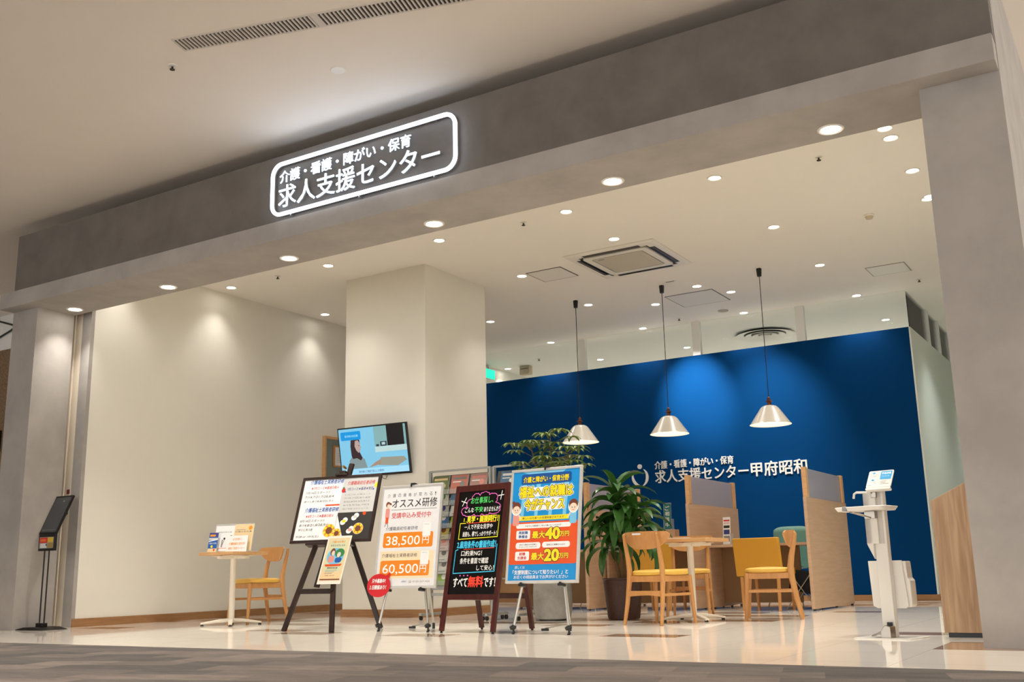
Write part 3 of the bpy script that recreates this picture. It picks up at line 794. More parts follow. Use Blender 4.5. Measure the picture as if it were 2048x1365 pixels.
pr = Print(); pr.rect(-.05, .005, .05, .205, P_bl).L(1).rect(-.05, .16, .05, .205, P_nv).rect(-.04, .165, .02, .185, P_or).rect(-.05, .13, .05, .150, P_lg).poly([(-.05, .11), (.05, .13), (.05, .14), (-.05, .12)], P_wh).rect(-.05, .005, .05, .04, P_cr).L(2).text('福祉の就職', -.04, .085, .018, P_wh, .08).ell(.02, .025, .01, .012, P_rd).ell(-.01, .06, .012, .014, P_ye)
small_stand((-8.37, 7.54, .732), R(20), 'narrow stand of blue brochures with white stripes on the leaflet table', .105, .205, pr)
# acrylic card with a seated-figure print on the right table, menu strip on the desk
pr = Print(); pr.rect(-.05, .005, .05, .265, P_wh)
pr.L(1)
for k, (c_, h0, h1) in enumerate(((P_rd, .225, .24), (P_bk, .16, .185), (P_nv, .10, .145), (P_gy, .03, .085))):
    pr.rect(-.04, h0, .04, h1, c_)
pr.text('無料相談', -.038, .20, .016, P_rd, .076)
small_stand((-4.34, 11.62, .72), R(-12), 'clear stand with a tall narrow text card on the desk beside the mustard chair', .10, .27, pr, tilt=-6).scale = (1.0, 1.0, 1.2)
e = empty('paper_stack', (-3.83, 9.02, .732), R(8), 'small stack of white papers lying on the table between the chairs', 'papers')
for k in range(3):
    MB().boxm(Matrix.Rotation(R(4*k-4), 4, 'Z'), (-.105, -.074, .0035*k), (.105, .074, .0035*k+.003)).build('sheet', M_paper, e)

# ================================================================== DISPLAY EASELS
def poster_stand(name, x, y, z0, yaw_, tilt, W, Hh, feet, rear, lab, art, apex_h, legm=M_alu, rearz=None):
    e = empty(name, (x, y, 0), R(yaw_), lab, 'poster stand')
    inv = Matrix.Rotation(-R(yaw_), 4, 'Z') @ Matrix.Translation((-x, -y, 0))
    T_ = Matrix.Translation((0, 0, z0)) @ Matrix.Rotation(-R(tilt), 4, 'X')
    MB().boxm(T_, (-W/2+.012, .004, .012), (W/2-.012, .014, Hh-.012)).build('backing_board', mat('backing_white', (226, 226, 224), .6), e)
    fr = MB(); fw = .022
    for a, b in (((-W/2, 0), (W/2, fw)), ((-W/2, Hh-fw), (W/2, Hh)), ((-W/2, fw), (-W/2+fw, Hh-fw)), ((W/2-fw, fw), (W/2, Hh-fw))):
        fr.boxm(T_, (a[0], -.004, a[1]), (b[0], .018, b[1]))
    fr.build('poster_frame', mat('silver_frame', (204, 202, 196), .35, metal=.4), e, bevel=.003)
    art(W, Hh).build('poster_print', e, T_, off=.0)
    bpnt = lambda u, v, w_: T_ @ Vector((u, w_, v))
    apex = bpnt(0, Hh*1.0, .035)
    for fx, fy in feet:
        f = inv @ Vector((fx, fy, .045)); top = apex+Vector(((f.x)*.12, 0, -.02))
        lg = MB().cyl(f, top, .0105, n=14).build('leg', legm, e)
        c_ = MB(); c_.cyl(Vector((f.x, f.y, 0)), Vector((f.x, f.y, .05)), .008, n=10); c_.sweep([(f.x-.016, f.y-.02, .045), (f.x, f.y, .055), (f.x+.02, f.y+.01, .05)], [.014, .02, .010], 10)
        c_.cyl((f.x-.008, f.y, .0), (f.x+.008, f.y, 0.02), .010, n=10)
        c_.build('foot', M_dark, lg)
    rf = inv @ Vector((*rear, .045))
    lg = MB().cyl(rf, apex+Vector((0, .03, -.03)), .0105, n=14).build('leg', legm, e)
    c_ = MB(); c_.cyl((rf.x, rf.y, 0), (rf.x, rf.y, .05), .012, n=10); c_.build('foot', M_dark, lg)
    bx = inv @ Vector((rear[0]-.22, rear[1]-.02, .02))
    st = MB().cyl(bx, (rf.x, rf.y, .05), .005, n=8).build('floor_strut', legm, e)
    MB().boxm(Matrix.Translation(bx), (-.03, -.01, -.019), (.03, .01, -.002)).build('strut_foot', M_dark, st)
    # lower clamps and top hook
    for sx in (-1, 1):
        cx = sx*W*.27
        cl = MB(); cl.boxm(T_, (cx-.022, -.012, -.022), (cx+.022, .045, -.0005)); cl.boxm(T_, (cx-.01, -.014, -.01), (cx+.01, -.0045, .008))
        cl.build('clamp', M_dark, e, bevel=.003)
    cl = MB(); cl.boxm(T_, (-.016, -.01, Hh+.0005), (.03, .045, Hh+.014)); cl.boxm(T_, (-.016, -.012, Hh-.02), (-.002, -.0045, Hh+.014))
    cl.build('top_hook', M_dark, e, bevel=.003)
    return e

P_sky = mat('poster_sky_blue', (0, 142, 212), .35); P_dblue = mat('poster_deep_blue', (8, 78, 150), .35); P_oran = mat('poster_vermilion', (226, 82, 24), .35)
P_yel = mat('poster_yellow', (252, 222, 8), .35); P_bd = mat('poster_dark_outline', (30, 40, 60), .35); P_hair = mat('poster_hair', (110, 54, 34), .35)
P_pblue = mat('poster_pale_blue', (120, 196, 232), .35)
def art_blue(W, Hh):
    p = Print(); w_, h = W/2-.02, Hh-.02
    p.rect(-w_, .02, w_, h, P_sky)
    p.L(1).poly([(-w_+.08, h), (w_-.12, h), (.1, h-.06), (-.06, h-.06)], P_pblue)
    # burst stripes behind the headline
    for k in range(9):
        a = -w_+.02+k*.065
        p.poly([(a, h-.36), (a+.03, h-.36), (a+.05, h-.08), (a+.01, h-.08)], P_pblue if k % 2 else P_sky)
    p.rr(-.23, .775, .235, .86, .02, P_dblue).rr(-.235, .675, .235, .75, .03, P_wh).rr(-.17, .565, .17, .66, .03, P_wh)
    H1 = .79
    for lay, m, b in ((3, P_bd, .06), (4, P_yel, .022)):
        p.L(lay).text('介護と障がい・保育分野', 0, H1, .048, m, .42, b, align='c')
    for lay, m, b, hh, ww in ((2, P_wh, .14, .088, .49), (3, P_bd, .075, .088, .49), (4, P_yel, .032, .088, .49)):
        p.L(lay).text('福祉への就職は', 0.005, .715-hh/2, hh, m, ww, b, align='c')
    for lay, m, b, hh, ww in ((2, P_wh, .14, .088, .36), (3, P_bd, .075, .088, .36), (4, P_yel, .032, .088, .36)):
        p.L(lay).text('今がチャンス', -.005, .612-hh/2, hh, m, ww, b, align='c')
        p.L(3).rr(-.235, .487, .225, .522, .003, P_yel).L(4).text('新しいお仕事への支援制度があります', -.2, .496, .018, P_bd, .38, .01)
    # two smiling cartoon people, plain
    for sx, hair in ((-1, P_hair), (1, P_hair)):
        cx = sx*.262; cy_ = .585
        p.L(5).ell(cx, cy_-.005, .046, .05, P_wh)
        p.L(6).ell(cx, cy_+.012, .040, .042, hair).ell(cx, cy_-.012, .034, .034, P_sk)
        if sx < 0: p.ell(cx-.03, cy_+.05, .013, .013, hair)
        p.L(7).ell(cx, cy_+.028, .036, .02, hair, a0=0, a1=180).ell(cx-.012, cy_-.012, .004, .005, P_bd).ell(cx+.012, cy_-.012, .004, .005, P_bd)
        p.line([(cx-.01, cy_-.028), (cx, cy_-.032), (cx+.01, cy_-.028)], .003, P_rd)
        p.L(4.5).rr(cx-.03, .45, cx+.03, .545, .012, P_pk if sx < 0 else P_pblue).line([(cx-.028*sx, .53), (cx-.052*sx*0-.045*sx, .50)], .012, P_sk)
    p.L(2).rr(-w_, .145, w_, .475, .02, P_oran)
    p.L(3).rr(-.255, .425, .245, .462, .017, P_wh).L(4).text('今までに介護現場で１年以上働いたことがある方', -.17, .436, .014, P_bd, .33, .01)
    p.L(3).rr(-.25, .34, -.12, .41, .012, P_wh).rr(-.25, .175, -.12, .245, .012, P_wh)
    p.rr(-.25, .265, -.02, .315, .02, P_wh).rr(-.005, .27, .245, .315, .02, P_wh)
    p.L(4).text('再就職', -.228, .38, .024, P_dblue, .085, .03).text('準備金', -.228, .349, .024, P_dblue, .085, .03)
    p.text('就職', -.212, .215, .023, P_rd, .055, .03).text('支援金', -.228, .184, .024, P_rd, .085, .03)
    p.text('初めて福祉のお仕事に', -.215, .293, .011, P_bd, .16, .01).text('チャレンジしてみたい方', -.215, .275, .011, P_bd, .16, .01).text('保育士に復職される方', .035, .286, .012, P_bd, .165, .01)
    for yy, num in ((.345, '40'), (.178, '20')):
        for lay, m, b in ((4, P_bd, .075), (5, P_yel, .03)):
            p.L(lay).text('最大', -.10, yy, .055, m, .115, b, base=.014).text(num, .022, yy-.008, .085, m, .125, b+.02, base=.034).text('万円', .152, yy+.008, .038, m, .08, b, base=.014)
    p.L(3).text('詳しくは', -.245, .112, .022, P_wh, .09, .01).text('「支援制度について知りたい！」と', -.262, .068, .034, P_wh, .50, .022).text('お近くの相談員までお声がけください', -.25, .035, .027, P_wh, .49, .012)
    return p
poster_stand('poster_stand', -4.117, 6.98, .381, -1.4, 8.6, .657, .902, [(-4.385, 7.0), (-3.895, 7.0)], (-4.14, 7.46),
             'bright blue and orange poster on a silver tripod stand beside the blackboard', art_blue, 1.3)

P_ama = mat('poster_amber', (236, 134, 6), .35); P_pap = mat('poster_paper_white', (230, 230, 230), .35); P_cream2 = mat('poster_cream', (246, 222, 184), .35)
def art_white(W, Hh):
    p = Print(); w_, h = W/2-.02, Hh-.02
    p.rect(-w_, .02, w_, h, P_pap)
    def sp(txt, x, y, hh, m, ww, b=0, l=2): p.L(l).text(txt, x, y, hh, m, ww, b)
    for i, ch in enumerate('介護の資格が取れる！'): sp(ch, -.25+i*.054, .785, .032 if ch != '！' else .03, P_bd, .030 if ch != '！' else .012, .0)
    sp('オススメ研修', -.195, .69, .078, P_bk, .46, .012)
    p.L(1).rect(-.20, .672, .265, .675, P_bk)
    sp('受講申込み受付中', -.19, .598, .05, P_rd, .40, .012)
    # little standing carer figure, plain
    p.L(2).ell(-.238, .722, .022, .026, P_br).ell(-.232, .71, .016, .018, P_sk).rr(-.258, .60, -.215, .69, .012, P_pk).rr(-.252, .555, -.222, .61, .006, P_oran).line([(-.245, .555), (-.255, .53)], .008, P_gy).line([(-.23, .555), (-.222, .53)], .008, P_gy).poly([(-.25, .75), (-.205, .735), (-.20, .715), (-.225, .725)], P_br)
    p.L(1).rect(-.262, .325, .262, .535, P_pap)
    sp('介護職員初任者研修', -.24, .493, .033, P_bd, .33, .006)
    p.L(2).rr(-.255, .345, .25, .475, .018, P_ama)
    p.L(3).text('38,500', -.225, .355, .088, P_wh, .345, .01).text('円', .145, .372, .062, P_wh, .065, .012)
    p.L(1).rr(-.27, .085, .272, .315, .006, P_cream2)
    sp('介護福祉士実務者研修', -.255, .262, .033, P_bd, .36, .006)
    p.L(2).rr(-.262, .105, .235, .235, .018, P_ama)
    p.L(3).text('60,500', -.235, .115, .088, P_wh, .36, .01).text('円', .140, .13, .062, P_wh, .065, .012)
    for yy in (.437, .197):
        p.L(4).rr(.14, yy, .222, yy+.115, .006, P_wh).L(5).text('お申込み', .155, yy+.095, .010, P_gy, .05)
    p.L(2).text('お問合せ', -.03, .05, .014, P_bl, .05, .01).text('☎ 0120-557-420', .035, .045, .022, P_gy, .215)
    return p
ws = poster_stand('poster_stand', -5.516, 7.08, .354, 4.5, 9.0, .633, .889, [(-5.79, 7.085), (-5.275, 7.095)], (-5.56, 7.56),
             'white course price poster with two orange panels on a silver tripod stand', art_white, 1.25)
# red speech bubble tag fixed on the white poster's lower corner
T_ = Matrix.Translation((0, 0, .354)) @ Matrix.Rotation(-R(9), 4, 'X')
bb = MB(); bub = [(-.25+.118*math.cos(R(a)), .025+.098*math.sin(R(a))) for a in range(0, 360, 12)]
bb.prism(bub, lambda u, v, w_: tuple(T_ @ Vector((u, w_, v))), -.016, -.010)
bb.prism([(-.19, .10), (-.145, .085), (-.145, .135)], lambda u, v, w_: tuple(T_ @ Vector((u, w_, v))), -.0158, -.0102)
b1 = bb.build('speech_bubble', mat('glossy_red', (206, 8, 22), .3), ws); b1['label'] = 'red speech bubble tag on the lower corner'
pp = Print(); pp.text('只今募集中！', -.32, .045, .036, P_wh, .14, .03, .2).text('１日開催あり！', -.34, -.008, .036, P_wh, .17, .03, .2)
pp.build('bubble_lettering', ws, T_ @ Matrix.Translation((0, -.016, 0)))

# ---------------------------------------------------------------- the A-frame blackboard
def blackboard():
    x, y = -4.826, 7.0; e = empty('blackboard_sign', (x, y, 0), R(-5.7), 'mahogany framed A-board with handwritten neon marker on black', 'signboard')
    W, Hh, tl = .575, 1.215, 11.6
    T1 = Matrix.Rotation(-R(tl), 4, 'X')
    hinge_y = Hh*math.sin(R(tl))
    T2 = Matrix.Translation((0, 2*hinge_y+.03, 0)) @ Matrix.Rotation(R(tl), 4, 'X')
    lw = .042
    for T_, nm in ((T1, 'front'), (T2, 'rear')):
        for sx in (-1, 1):
            xa = sx*(W/2-lw/2)
            lg = MB().boxm(T_, (xa-lw/2, -.012, .015), (xa+lw/2, .012, Hh)).build('leg', M_mahog, e, bevel=.002)
            MB().boxm(T_, (xa-.008, -.006, .001), (xa+.008, .006, .0149)).build('glide', M_dark, lg)
        for za, zb in ((Hh-.055, Hh-.001), (.262, .305)): MB().boxm(T_, (-W/2+lw, -.012, za), (W/2-lw, .012, zb)).build('rail', M_mahog, e, bevel=.002)
    MB().boxm(T1, (-W/2+lw, -.004, .305), (W/2-lw, .002, Hh-.055)).build('black_board', mat('glossy_black_board', (8, 8, 9), .12, noise=0), e)
    MB().boxm(T2, (-W/2+lw, -.004, .305), (W/2-lw, .004, Hh-.055)).build('rear_board', mat('tan_hardboard', (176, 136, 92), .7, noise=.06), e)
    for sx in (-1, 1):
        MB().bar((sx*(W/2+.002), .10, .42), (sx*(W/2+.002), 2*hinge_y-.07, .42), .003, .012).build('side_brace', M_steel, e)
    p = Print(); NG = mat('marker_green', (90, 220, 110), .4, emit=0); NP = mat('marker_pink', (240, 110, 200), .4); NY = mat('marker_yellow', (250, 240, 40), .4)
    NB = mat('marker_cyan', (70, 200, 240), .4); NR = mat('marker_red', (240, 70, 50), .4); NW = mat('marker_white', (245, 245, 240), .4)
    a = W/2-lw; z = lambda v: .305+v*(Hh-.36)
    # cloud outline in pink
    def cloud(cx, cy_, rx, ry, n, amp):
        pts = []
        for k in range(n*8+1):
            t = 2*math.pi*k/(n*8); b = 1+amp*abs(math.sin(n*t/2)); pts.append((cx+rx*b*math.cos(t), cy_+ry*b*math.sin(t)))
        p.L(1).line(pts, .006, NP)
    up_ = [(-.135, z(.84)), (-.15, z(.865)), (-.145, z(.905)), (-.10, z(.925)), (-.09, z(.955)), (-.05, z(.975)), (-.02, z(.955)), (.01, z(.98)), (.06, z(.978)), (.08, z(.955)), (.11, z(.965)), (.16, z(.95)), (.165, z(.91)), (.155, z(.875)), (.20, z(.855)), (.205, z(.815)), (.20, z(.785)), (.15, z(.765)), (.10, z(.775)), (.07, z(.758)), (.02, z(.77)), (-.02, z(.755)), (-.06, z(.77)), (-.11, z(.755)), (-.16, z(.765)), (-.19, z(.785)), (-.20, z(.82)), (-.17, z(.845)), (-.135, z(.84))]
    # smooth the outline
    sm = []
    for i in range(len(up_)-1):
        p0_, p1_ = up_[i], up_[i+1]; mx, my = (p0_[0]+p1_[0])/2, (p0_[1]+p1_[1])/2; cx, cy_ = .0, z(.86)
        d = Vector((mx-cx, my-cy_)).normalized()*.010
        for t in (0, .25, .5, .75):
            q = 4*t*(1-t); sm.append((p0_[0]+(p1_[0]-p0_[0])*t+d.x*q, p0_[1]+(p1_[1]-p0_[1])*t+d.y*q))
    sm.append(up_[-1]); p.L(1).line(sm, .006, NP)
    p.L(2).text('お仕事探し、', -.11, z(.875), .056, NG, .24, .012).text('こんな', -.165, z(.79), .04, NW, .095, .012).text('不安', -.06, z(.79), .045, NG, .09, .02).text('ありませんか？', .04, z(.79), .04, NW, .165, .012)
    p.L(2).text('1.', -.165, z(.70), .03, NY, .03, .01).text('見学・面接同行！', -.13, z(.69), .055, NY, .33, .035)
    p.L(1).line([(-.12, z(.682)), (.18, z(.688))], .005, NR)
    p.L(1).line([(-.14, z(.685)), (-.20, z(.685)), (-.20, z(.53)), (.212, z(.54)), (.212, z(.745))], .006, NY)
    p.L(2).text('一人で不安な見学や', -.15, z(.622), .042, NW, .30, .014).text('面接も、横でしっかりサポート！', -.16, z(.553), .042, NW, .36, .014)
    p.L(2).text('2.雇用条件の書面作成！', -.205, z(.44), .06, NB, .41, .03)
    p.L(1).line([(-.13, z(.428)), (.19, z(.436))], .005, NR)
    p.L(1).line([(-.19, z(.43)), (-.215, z(.42)), (-.215, z(.20)), (.218, z(.215)), (.218, z(.47))], .007, NB)
    p.L(2).text('口約束NG！', -.15, z(.365), .045, NW, .22, .014).text('条件を書面で確認', -.155, z(.29), .048, NW, .30, .016).text('して安心！', .03, z(.225), .042, NW, .18, .014)
    for k in range(3): p.L(2).ell(-.135+.04*k, z(.178), .007, .006, NP)
    p.L(2).text('すべて', -.20, z(.07), .075, NW, .15, .02).text('無料', -.04, z(.07), .085, NR, .155, .035).text('です！', .125, z(.07), .075, NW, .115, .02)
    p.L(1).line([(-.20, z(.86)), (-.165, z(.94))], .007, NW).line([(-.215, z(.91)), (-.15, z(.885))], .007, NW)
    p.line([(.205, z(.90)), (.215, z(.985))], .007, NW).line([(.18, z(.94)), (.235, z(.945))], .007, NW)
    p.build('marker_writing', e, T1, off=.0045)
blackboard()

# ---------------------------------------------------------------- dark wooden easel with course board
def wood_easel():
    x, y, yw, tl = -6.463, 7.2, 10.5, 19.0
    e = empty('wooden_easel', (x, y, 0), R(yw), 'dark walnut A-frame easel holding the wide course board', 'easel')
    inv = Matrix.Rotation(-R(yw), 4, 'Z') @ Matrix.Translation((-x, -y, 0))
    Tb = Matrix.Translation((0, 0, .766)) @ Matrix.Rotation(-R(tl), 4, 'X')
    def wp(px, py, pz): return inv @ Vector((px, py, pz))
    def leg_(a, b, w_=.042, h_=.028, nm='leg'): return MB().bar(a, b, w_, h_, upv=(0, -1, .3)).build(nm, M_dkwood, e, bevel=.003)
    behind = lambda u, v, d=.045: Tb @ Vector((u, d, v))
    fl = wp(-6.722, 6.912, 0); frt = wp(-6.14, 6.885, 0); rr_ = wp(-6.12, 7.52, 0)
    tl_ = behind(-.16, .02); tr_ = behind(.035, .02)
    def ext(a, b, k): return a+(b-a)*k
    leg_(fl, ext(fl, tl_, 1.55)); leg_(frt, ext(frt, behind(.03, .02), 1.5))
    leg_(rr_, behind(-.10, .55, .075))
    ca = ext(fl, tl_, .44); cb = ext(frt, behind(.03, .02), .44)
    MB().bar(ca, cb, .024, .045).build('crossbar', M_dkwood, e, bevel=.003)
    # central mast with clamp head above the board
    mid = (ca+cb)/2+Vector((0, .012, 0)); top = Tb @ Vector((.045, .055, .80))
    mid = behind(-.075, -.40, .05)
    MB().bar(mid, top, .05, .024, upv=(0, -1, .3)).build('mast', M_dkwood, e, bevel=.003)
    cl = MB(); cl.boxm(Tb, (-.07, -.02, .655), (.055, .06, .672)); cl.boxm(Tb, (-.035, -.012, .672), (.03, .05, .705))
    cl.build('top_clamp', M_dkwood, e, bevel=.003)
    MB().sweep([Tb @ Vector((-.0, -.02, .745)), Tb @ Vector((0, .03, .745))], .012, 12).build('wing_nut', mat('brass', (214, 180, 110), .3, metal=.9), e)
    sh = MB(); sh.boxm(Tb, (-.24, -.022, -.026), (.24, .05, -.0005)); sh.build('ledge', M_dkwood, e, bevel=.003)
    # the board, a thing of its own, resting on the ledge
    b = empty('course_board', (x, y, 0), R(yw), 'wide dark framed board of printed course sheets with sunflower cutouts on the easel', 'board')
    W, Hh = .845, .655
    fr = MB(); fw = .028
    for a, c_ in (((-W/2, 0), (W/2, fw)), ((-W/2, Hh-fw), (W/2, Hh)), ((-W/2, fw), (-W/2+fw, Hh-fw)), ((W/2-fw, fw), (W/2, Hh-fw))):
        fr.boxm(Tb, (a[0], -.008, a[1]), (c_[0], .014, c_[1]))
    fr.build('board_frame', M_dkwood, b, bevel=.003)
    MB().boxm(Tb, (-W/2+fw, .0, fw), (W/2-fw, .01, Hh-fw)).build('chalk_surface', mat('matt_charcoal', (44, 40, 37), .6), b)
    p = Print(); w_ = W/2-fw
    p.rect(-w_, fw, .03, Hh-fw, P_wh).rect(.03, .285, w_, Hh-fw, P_lg)
    p.L(1).poly([(.03, .285), (.03, fw), (.13, fw), (.02, .285)], P_wh)
    for base, mon, dates in ((.355, '7月', ('7月14日スタート!!', '7/14,7/21,7/28,8/4', '8/11,8/18,8/22(土)')), (.075, '8月', ('8月14日スタート!!', '8/14,8/21,8/28,9/4', '9/11,9/18'))):
        p.L(2).text('介護福祉士実務者研修', -.33, base+.225, .045, P_bl, .36, .02, .15).text('★'+mon+'コース★最速日程☆', -.31, base+.172, .03, P_rd, .30, .014, .1)
        for k, t in enumerate(dates): p.text(t, -.36, base+.128-.044*k, .026, P_bk, .15 if t == '9/11,9/18' else .31 if k else .26, .004, .15)
    p.text('9/28 or 10/3(土)', -.37, .05, .026, P_bk, .24, .006, .15)
    p.L(2).rect(-.12, .357, .03, .372, P_oran)
    p.text('介護職員初任者研修', .075, .555, .04, P_rd, .29, .008, .15).text('7月コース★最速★限定', .085, .50, .03, P_nv, .27, .002, .1)
    for k in range(5): p.text(('◯◯日 土曜コース', '7/18,7/25,8/1,8/8', '8/22,8/29,9/5,9/12', '9/19,9/26,10/3', '修了予定 スケジュール')[k], .07, .45-.035*k, .017, P_gy, .27)
    def sun(cx, cy_, r, l):
        p.L(l).ell(cx, cy_, r*1.05, r*1.05, P_cr)
        for k in range(14):
            t = 2*math.pi*k/14; p.L(l+.4).ell(cx+r*.72*math.cos(t), cy_+r*.72*math.sin(t), r*.26, r*.26, P_or if k % 2 else P_ye, 10)
        p.L(l+.8).ell(cx, cy_, r*.55, r*.55, P_br).ell(cx, cy_, .001, .001, P_br, 6)
    sun(-.03, .115, .062, 3); sun(.055, .085, .045, 5); sun(.27, .125, .052, 3)
    for cx, cy_, m in ((.11, .20, P_ye), (.22, .24, P_lg), (.19, .115, P_pk)):
        p.L(3).ell(cx-.01, cy_-.012, .028, .024, P_wh).ell(cx+.012, cy_+.012, .026, .024, P_wh).L(4).ell(cx, cy_, .022, .014, m)
    p.L(3).ell(.045, .505, .02, .024, P_rd).ell(.042, .53, .012, .008, P_gn).ell(.31, .27, .018, .018, P_oran).ell(.385, .545, .02, .024, P_ye)
    p.ell(.065, .49, .006, .009, P_bl, 8).ell(.36, .505, .006, .009, P_bl, 8)
    p.build('course_sheets', b, Tb, off=.0005)
    # hanging flyer
    f = empty('hanging_flyer', (-6.27, 7.12, 0), R(yw-4), 'cream illustrated flyer of a carer and an elder hanging from the course board', 'flyer')
    Tf = Matrix.Translation((-.045, -.10, .40)) @ Matrix.Rotation(-R(14), 4, 'X') @ Matrix(((1, 0, .12, 0), (0, 1, 0, 0), (0, 0, 1, 0), (0, 0, 0, 1)))
    FW, FH = .125, .43
    MB().boxm(Tf, (-FW, 0, 0), (FW, .002, FH)).build('flyer_sheet', mat('flyer_paper', (238, 234, 220), .6), f)
    q = Print(); q.rect(-FW+.015, .03, FW-.012, FH-.02, P_cr); q.L(1).rr(-FW+.03, .11, FW-.03, FH-.035, .02, mat('print_pale_green', (214, 216, 178), .6))
    q.L(2).text('介護のお仕事が', -.07, .365, .022, P_or, .14, .02).text('あなたの力になる', -.075, .335, .018, P_bd, .15, .01)
    q.L(2).ell(0, .245, .09, .075, P_pblue).ell(.04, .275, .05, .04, P_gn).L(3).ell(-.035, .285, .026, .034, P_br).ell(-.03, .275, .016, .022, P_sk).rr(-.07, .19, -.005, .25, .02, P_pk)
    q.ell(.035, .262, .02, .022, P_lg).ell(.033, .252, .015, .016, P_sk).rr(.005, .19, .075, .235, .018, P_bl)
    q.L(4).poly([(-.09, .175), (.09, .178), (.08, .158), (-.08, .155)], P_oran).L(3).text('資格取得応援', -.055, .135, .015, P_bk, .11, .012)
    for k in range(3): q.rect(-.07, .12-.014*k, .05-.02*k, .124-.014*k, P_gy)
    q.L(3).text('お問い合わせ', -.06, .07, .010, P_br, .1).L(3).rect(-FW+.02, .035, FW-.02, .046, P_br)
    q.build('flyer_print', f, Tf, off=.0005)
wood_easel()

# ================================================================== TELEVISION ON THE COLUMN
def tv():
    e = empty('television', (-7.68, 9.40, 1.589), R(3), 'flat screen television tilted down on the cream column, showing a woman', 'television')
    T_ = Matrix.Translation((0, -.075, 0)) @ Matrix.Rotation(R(10.5), 4, 'X')
    W, Hh = .985, .585; bz = .016
    MB().boxm(T_, (-W/2, 0, 0), (W/2, .035, Hh)).build('case', M_dark, e, bevel=.004)
    def em(n, rgb, k=1.0): return mat('screen_'+n, rgb, .25, emit=.36*k, noise=0)
    p = Print(); x0, x1, y0, y1 = -W/2+bz, W/2-bz, bz+.01, Hh-bz
    p.rect(x0, y0, x1, y1, em('light_blue', (118, 186, 222)))
    p.L(1).rect(.03, .30, x1, y1, em('cupboard', (120, 164, 170))).L(1.6).rect(.21, .33, x1-.03, y1, em('black_glass', (24, 22, 24)))
    p.L(2).rect(.03, .27, x1, .335, em('shelf', (170, 200, 206))).rect(.05, .335, .09, .36, em('dark_item', (40, 50, 60))).rect(.11, .335, .20, .39, em('dark_item', (40, 50, 60))).rect(.13, .35, .18, .38, em('pale_item', (160, 190, 200)))
    p.L(2).poly([(.06, .12), (.33, .10), (.46, .16), (.42, .20), (.10, .21)], em('grey_tiles', (138, 142, 134)))
    p.poly([(-.08, .10), (.09, .13), (.10, .19), (.02, .16)], em('warm_hand', (150, 132, 118)))
    # woman in profile
    p.L(3).poly([(-.36, .10), (-.10, .10), (-.13, .20), (-.20, .25), (-.30, .25), (-.35, .20)], em('blouse', (120, 140, 146)))
    p.L(4).poly([(-.315, .25), (-.32, .36), (-.31, .43), (-.27, .465), (-.22, .46), (-.185, .43), (-.18, .38), (-.20, .30), (-.16, .22), (-.185, .19), (-.24, .22), (-.30, .215)], em('dark_hair', (52, 38, 44)))
    p.L(5).poly([(-.25, .42), (-.21, .43), (-.185, .40), (-.178, .36), (-.165, .345), (-.18, .33), (-.185, .30), (-.21, .28), (-.24, .31), (-.26, .36)], em('face_tone', (168, 150, 148)))
    p.L(6).ell(-.197, .365, .008, .005, em('dark_hair', (52, 38, 44)), 8).line([(-.19, .318), (-.178, .32)], .004, em('lips', (150, 90, 96)))
    p.L(5).rr(-.45, .435, -.16, .535, .015, em('caption_blue', (20, 140, 214))).L(6).text('受付時の対応例', -.39, .468, .028, em('caption_text', (150, 220, 250)), .19, .01)
    p.L(4).rect(x0, y0, x1, .095, em('caption_pale', (150, 206, 238))).L(5).text('受付後のご相談で安心した環境を', -.23, .045, .028, em('caption_dark', (70, 100, 150)), .36, .01)
    p.build('screen', e, T_)
    MB().boxm(T_, (-.02, -.002, .002), (.02, .0005, .008)).build('badge', M_alu, e)
    MB().bar((0, -.03, .34), (0, -.002, .34), .2, .2).build('wall_bracket', M_blackmetal, e)
    MB().sweep([(.06, -.04, .0), (.07, -.03, -.03), (.10, -.02, -.04), (.12, -.02, -.01), (.13, -.03, .01)], .004, 8).build('cable', M_dark, e)
tv()

# ================================================================== NOTICE BOARD ON THE LEFT WALL
e = empty('notice_board', (-9.88, 11.25, 1.85), 0, 'wood framed grey notice panel on the cream wall behind the column', 'notice board')
f = MB()
y0, y1, z1 = -.42, .42, .74
for a, b in (((y0, 0), (y1, .035)), ((y0, z1-.035), (y1, z1)), ((y0, .035), (y0+.035, z1-.035)), ((y1-.035, .035), (y1, z1-.035))):
    f.box((0, a[0], a[1]-.2), (.05, b[0], b[1]-.2+0))
f.box((0, y0, -.6), (.05, y0+.035, -.165)); f.box((0, y1-.035, -.6), (.05, y1, -.165))
f.build('board_frame', M_oaktop, e, bevel=.003)
MB().box((0, y0+.02, -.58), (.02, y1-.02, z1-.22)).build('board_panel', mat('slate_green_panel', (128, 138, 132), .6), e)
e = empty('certificate', (-9.855, 11.2, 1.85), 0, 'small wood framed certificate hanging on the grey notice panel', 'certificate')
f = MB()
for a, b in (((-.17, .12), (.17, .14)), ((-.17, .40), (.17, .42)), ((-.17, .14), (-.15, .40)), ((.15, .14), (.17, .40))): f.box((0, a[0], a[1]), (.02, b[0], b[1]))
f.build('certificate_frame', M_oak, e)
MB().box((.0, -.15, .14), (.008, .15, .40)).build('certificate_paper', M_paper, e)
q = Print(); q.text('許可証', -.06, .345, .025, P_gy, .12)
for k in range(6): q.rect(-.11, .31-.024*k, .11, .314-.024*k, P_gy)
q.build('certificate_text', e, Matrix(((0, -1, 0, 0.008), (1, 0, 0, 0), (0, 0, 1, 0), (0, 0, 0, 1))))

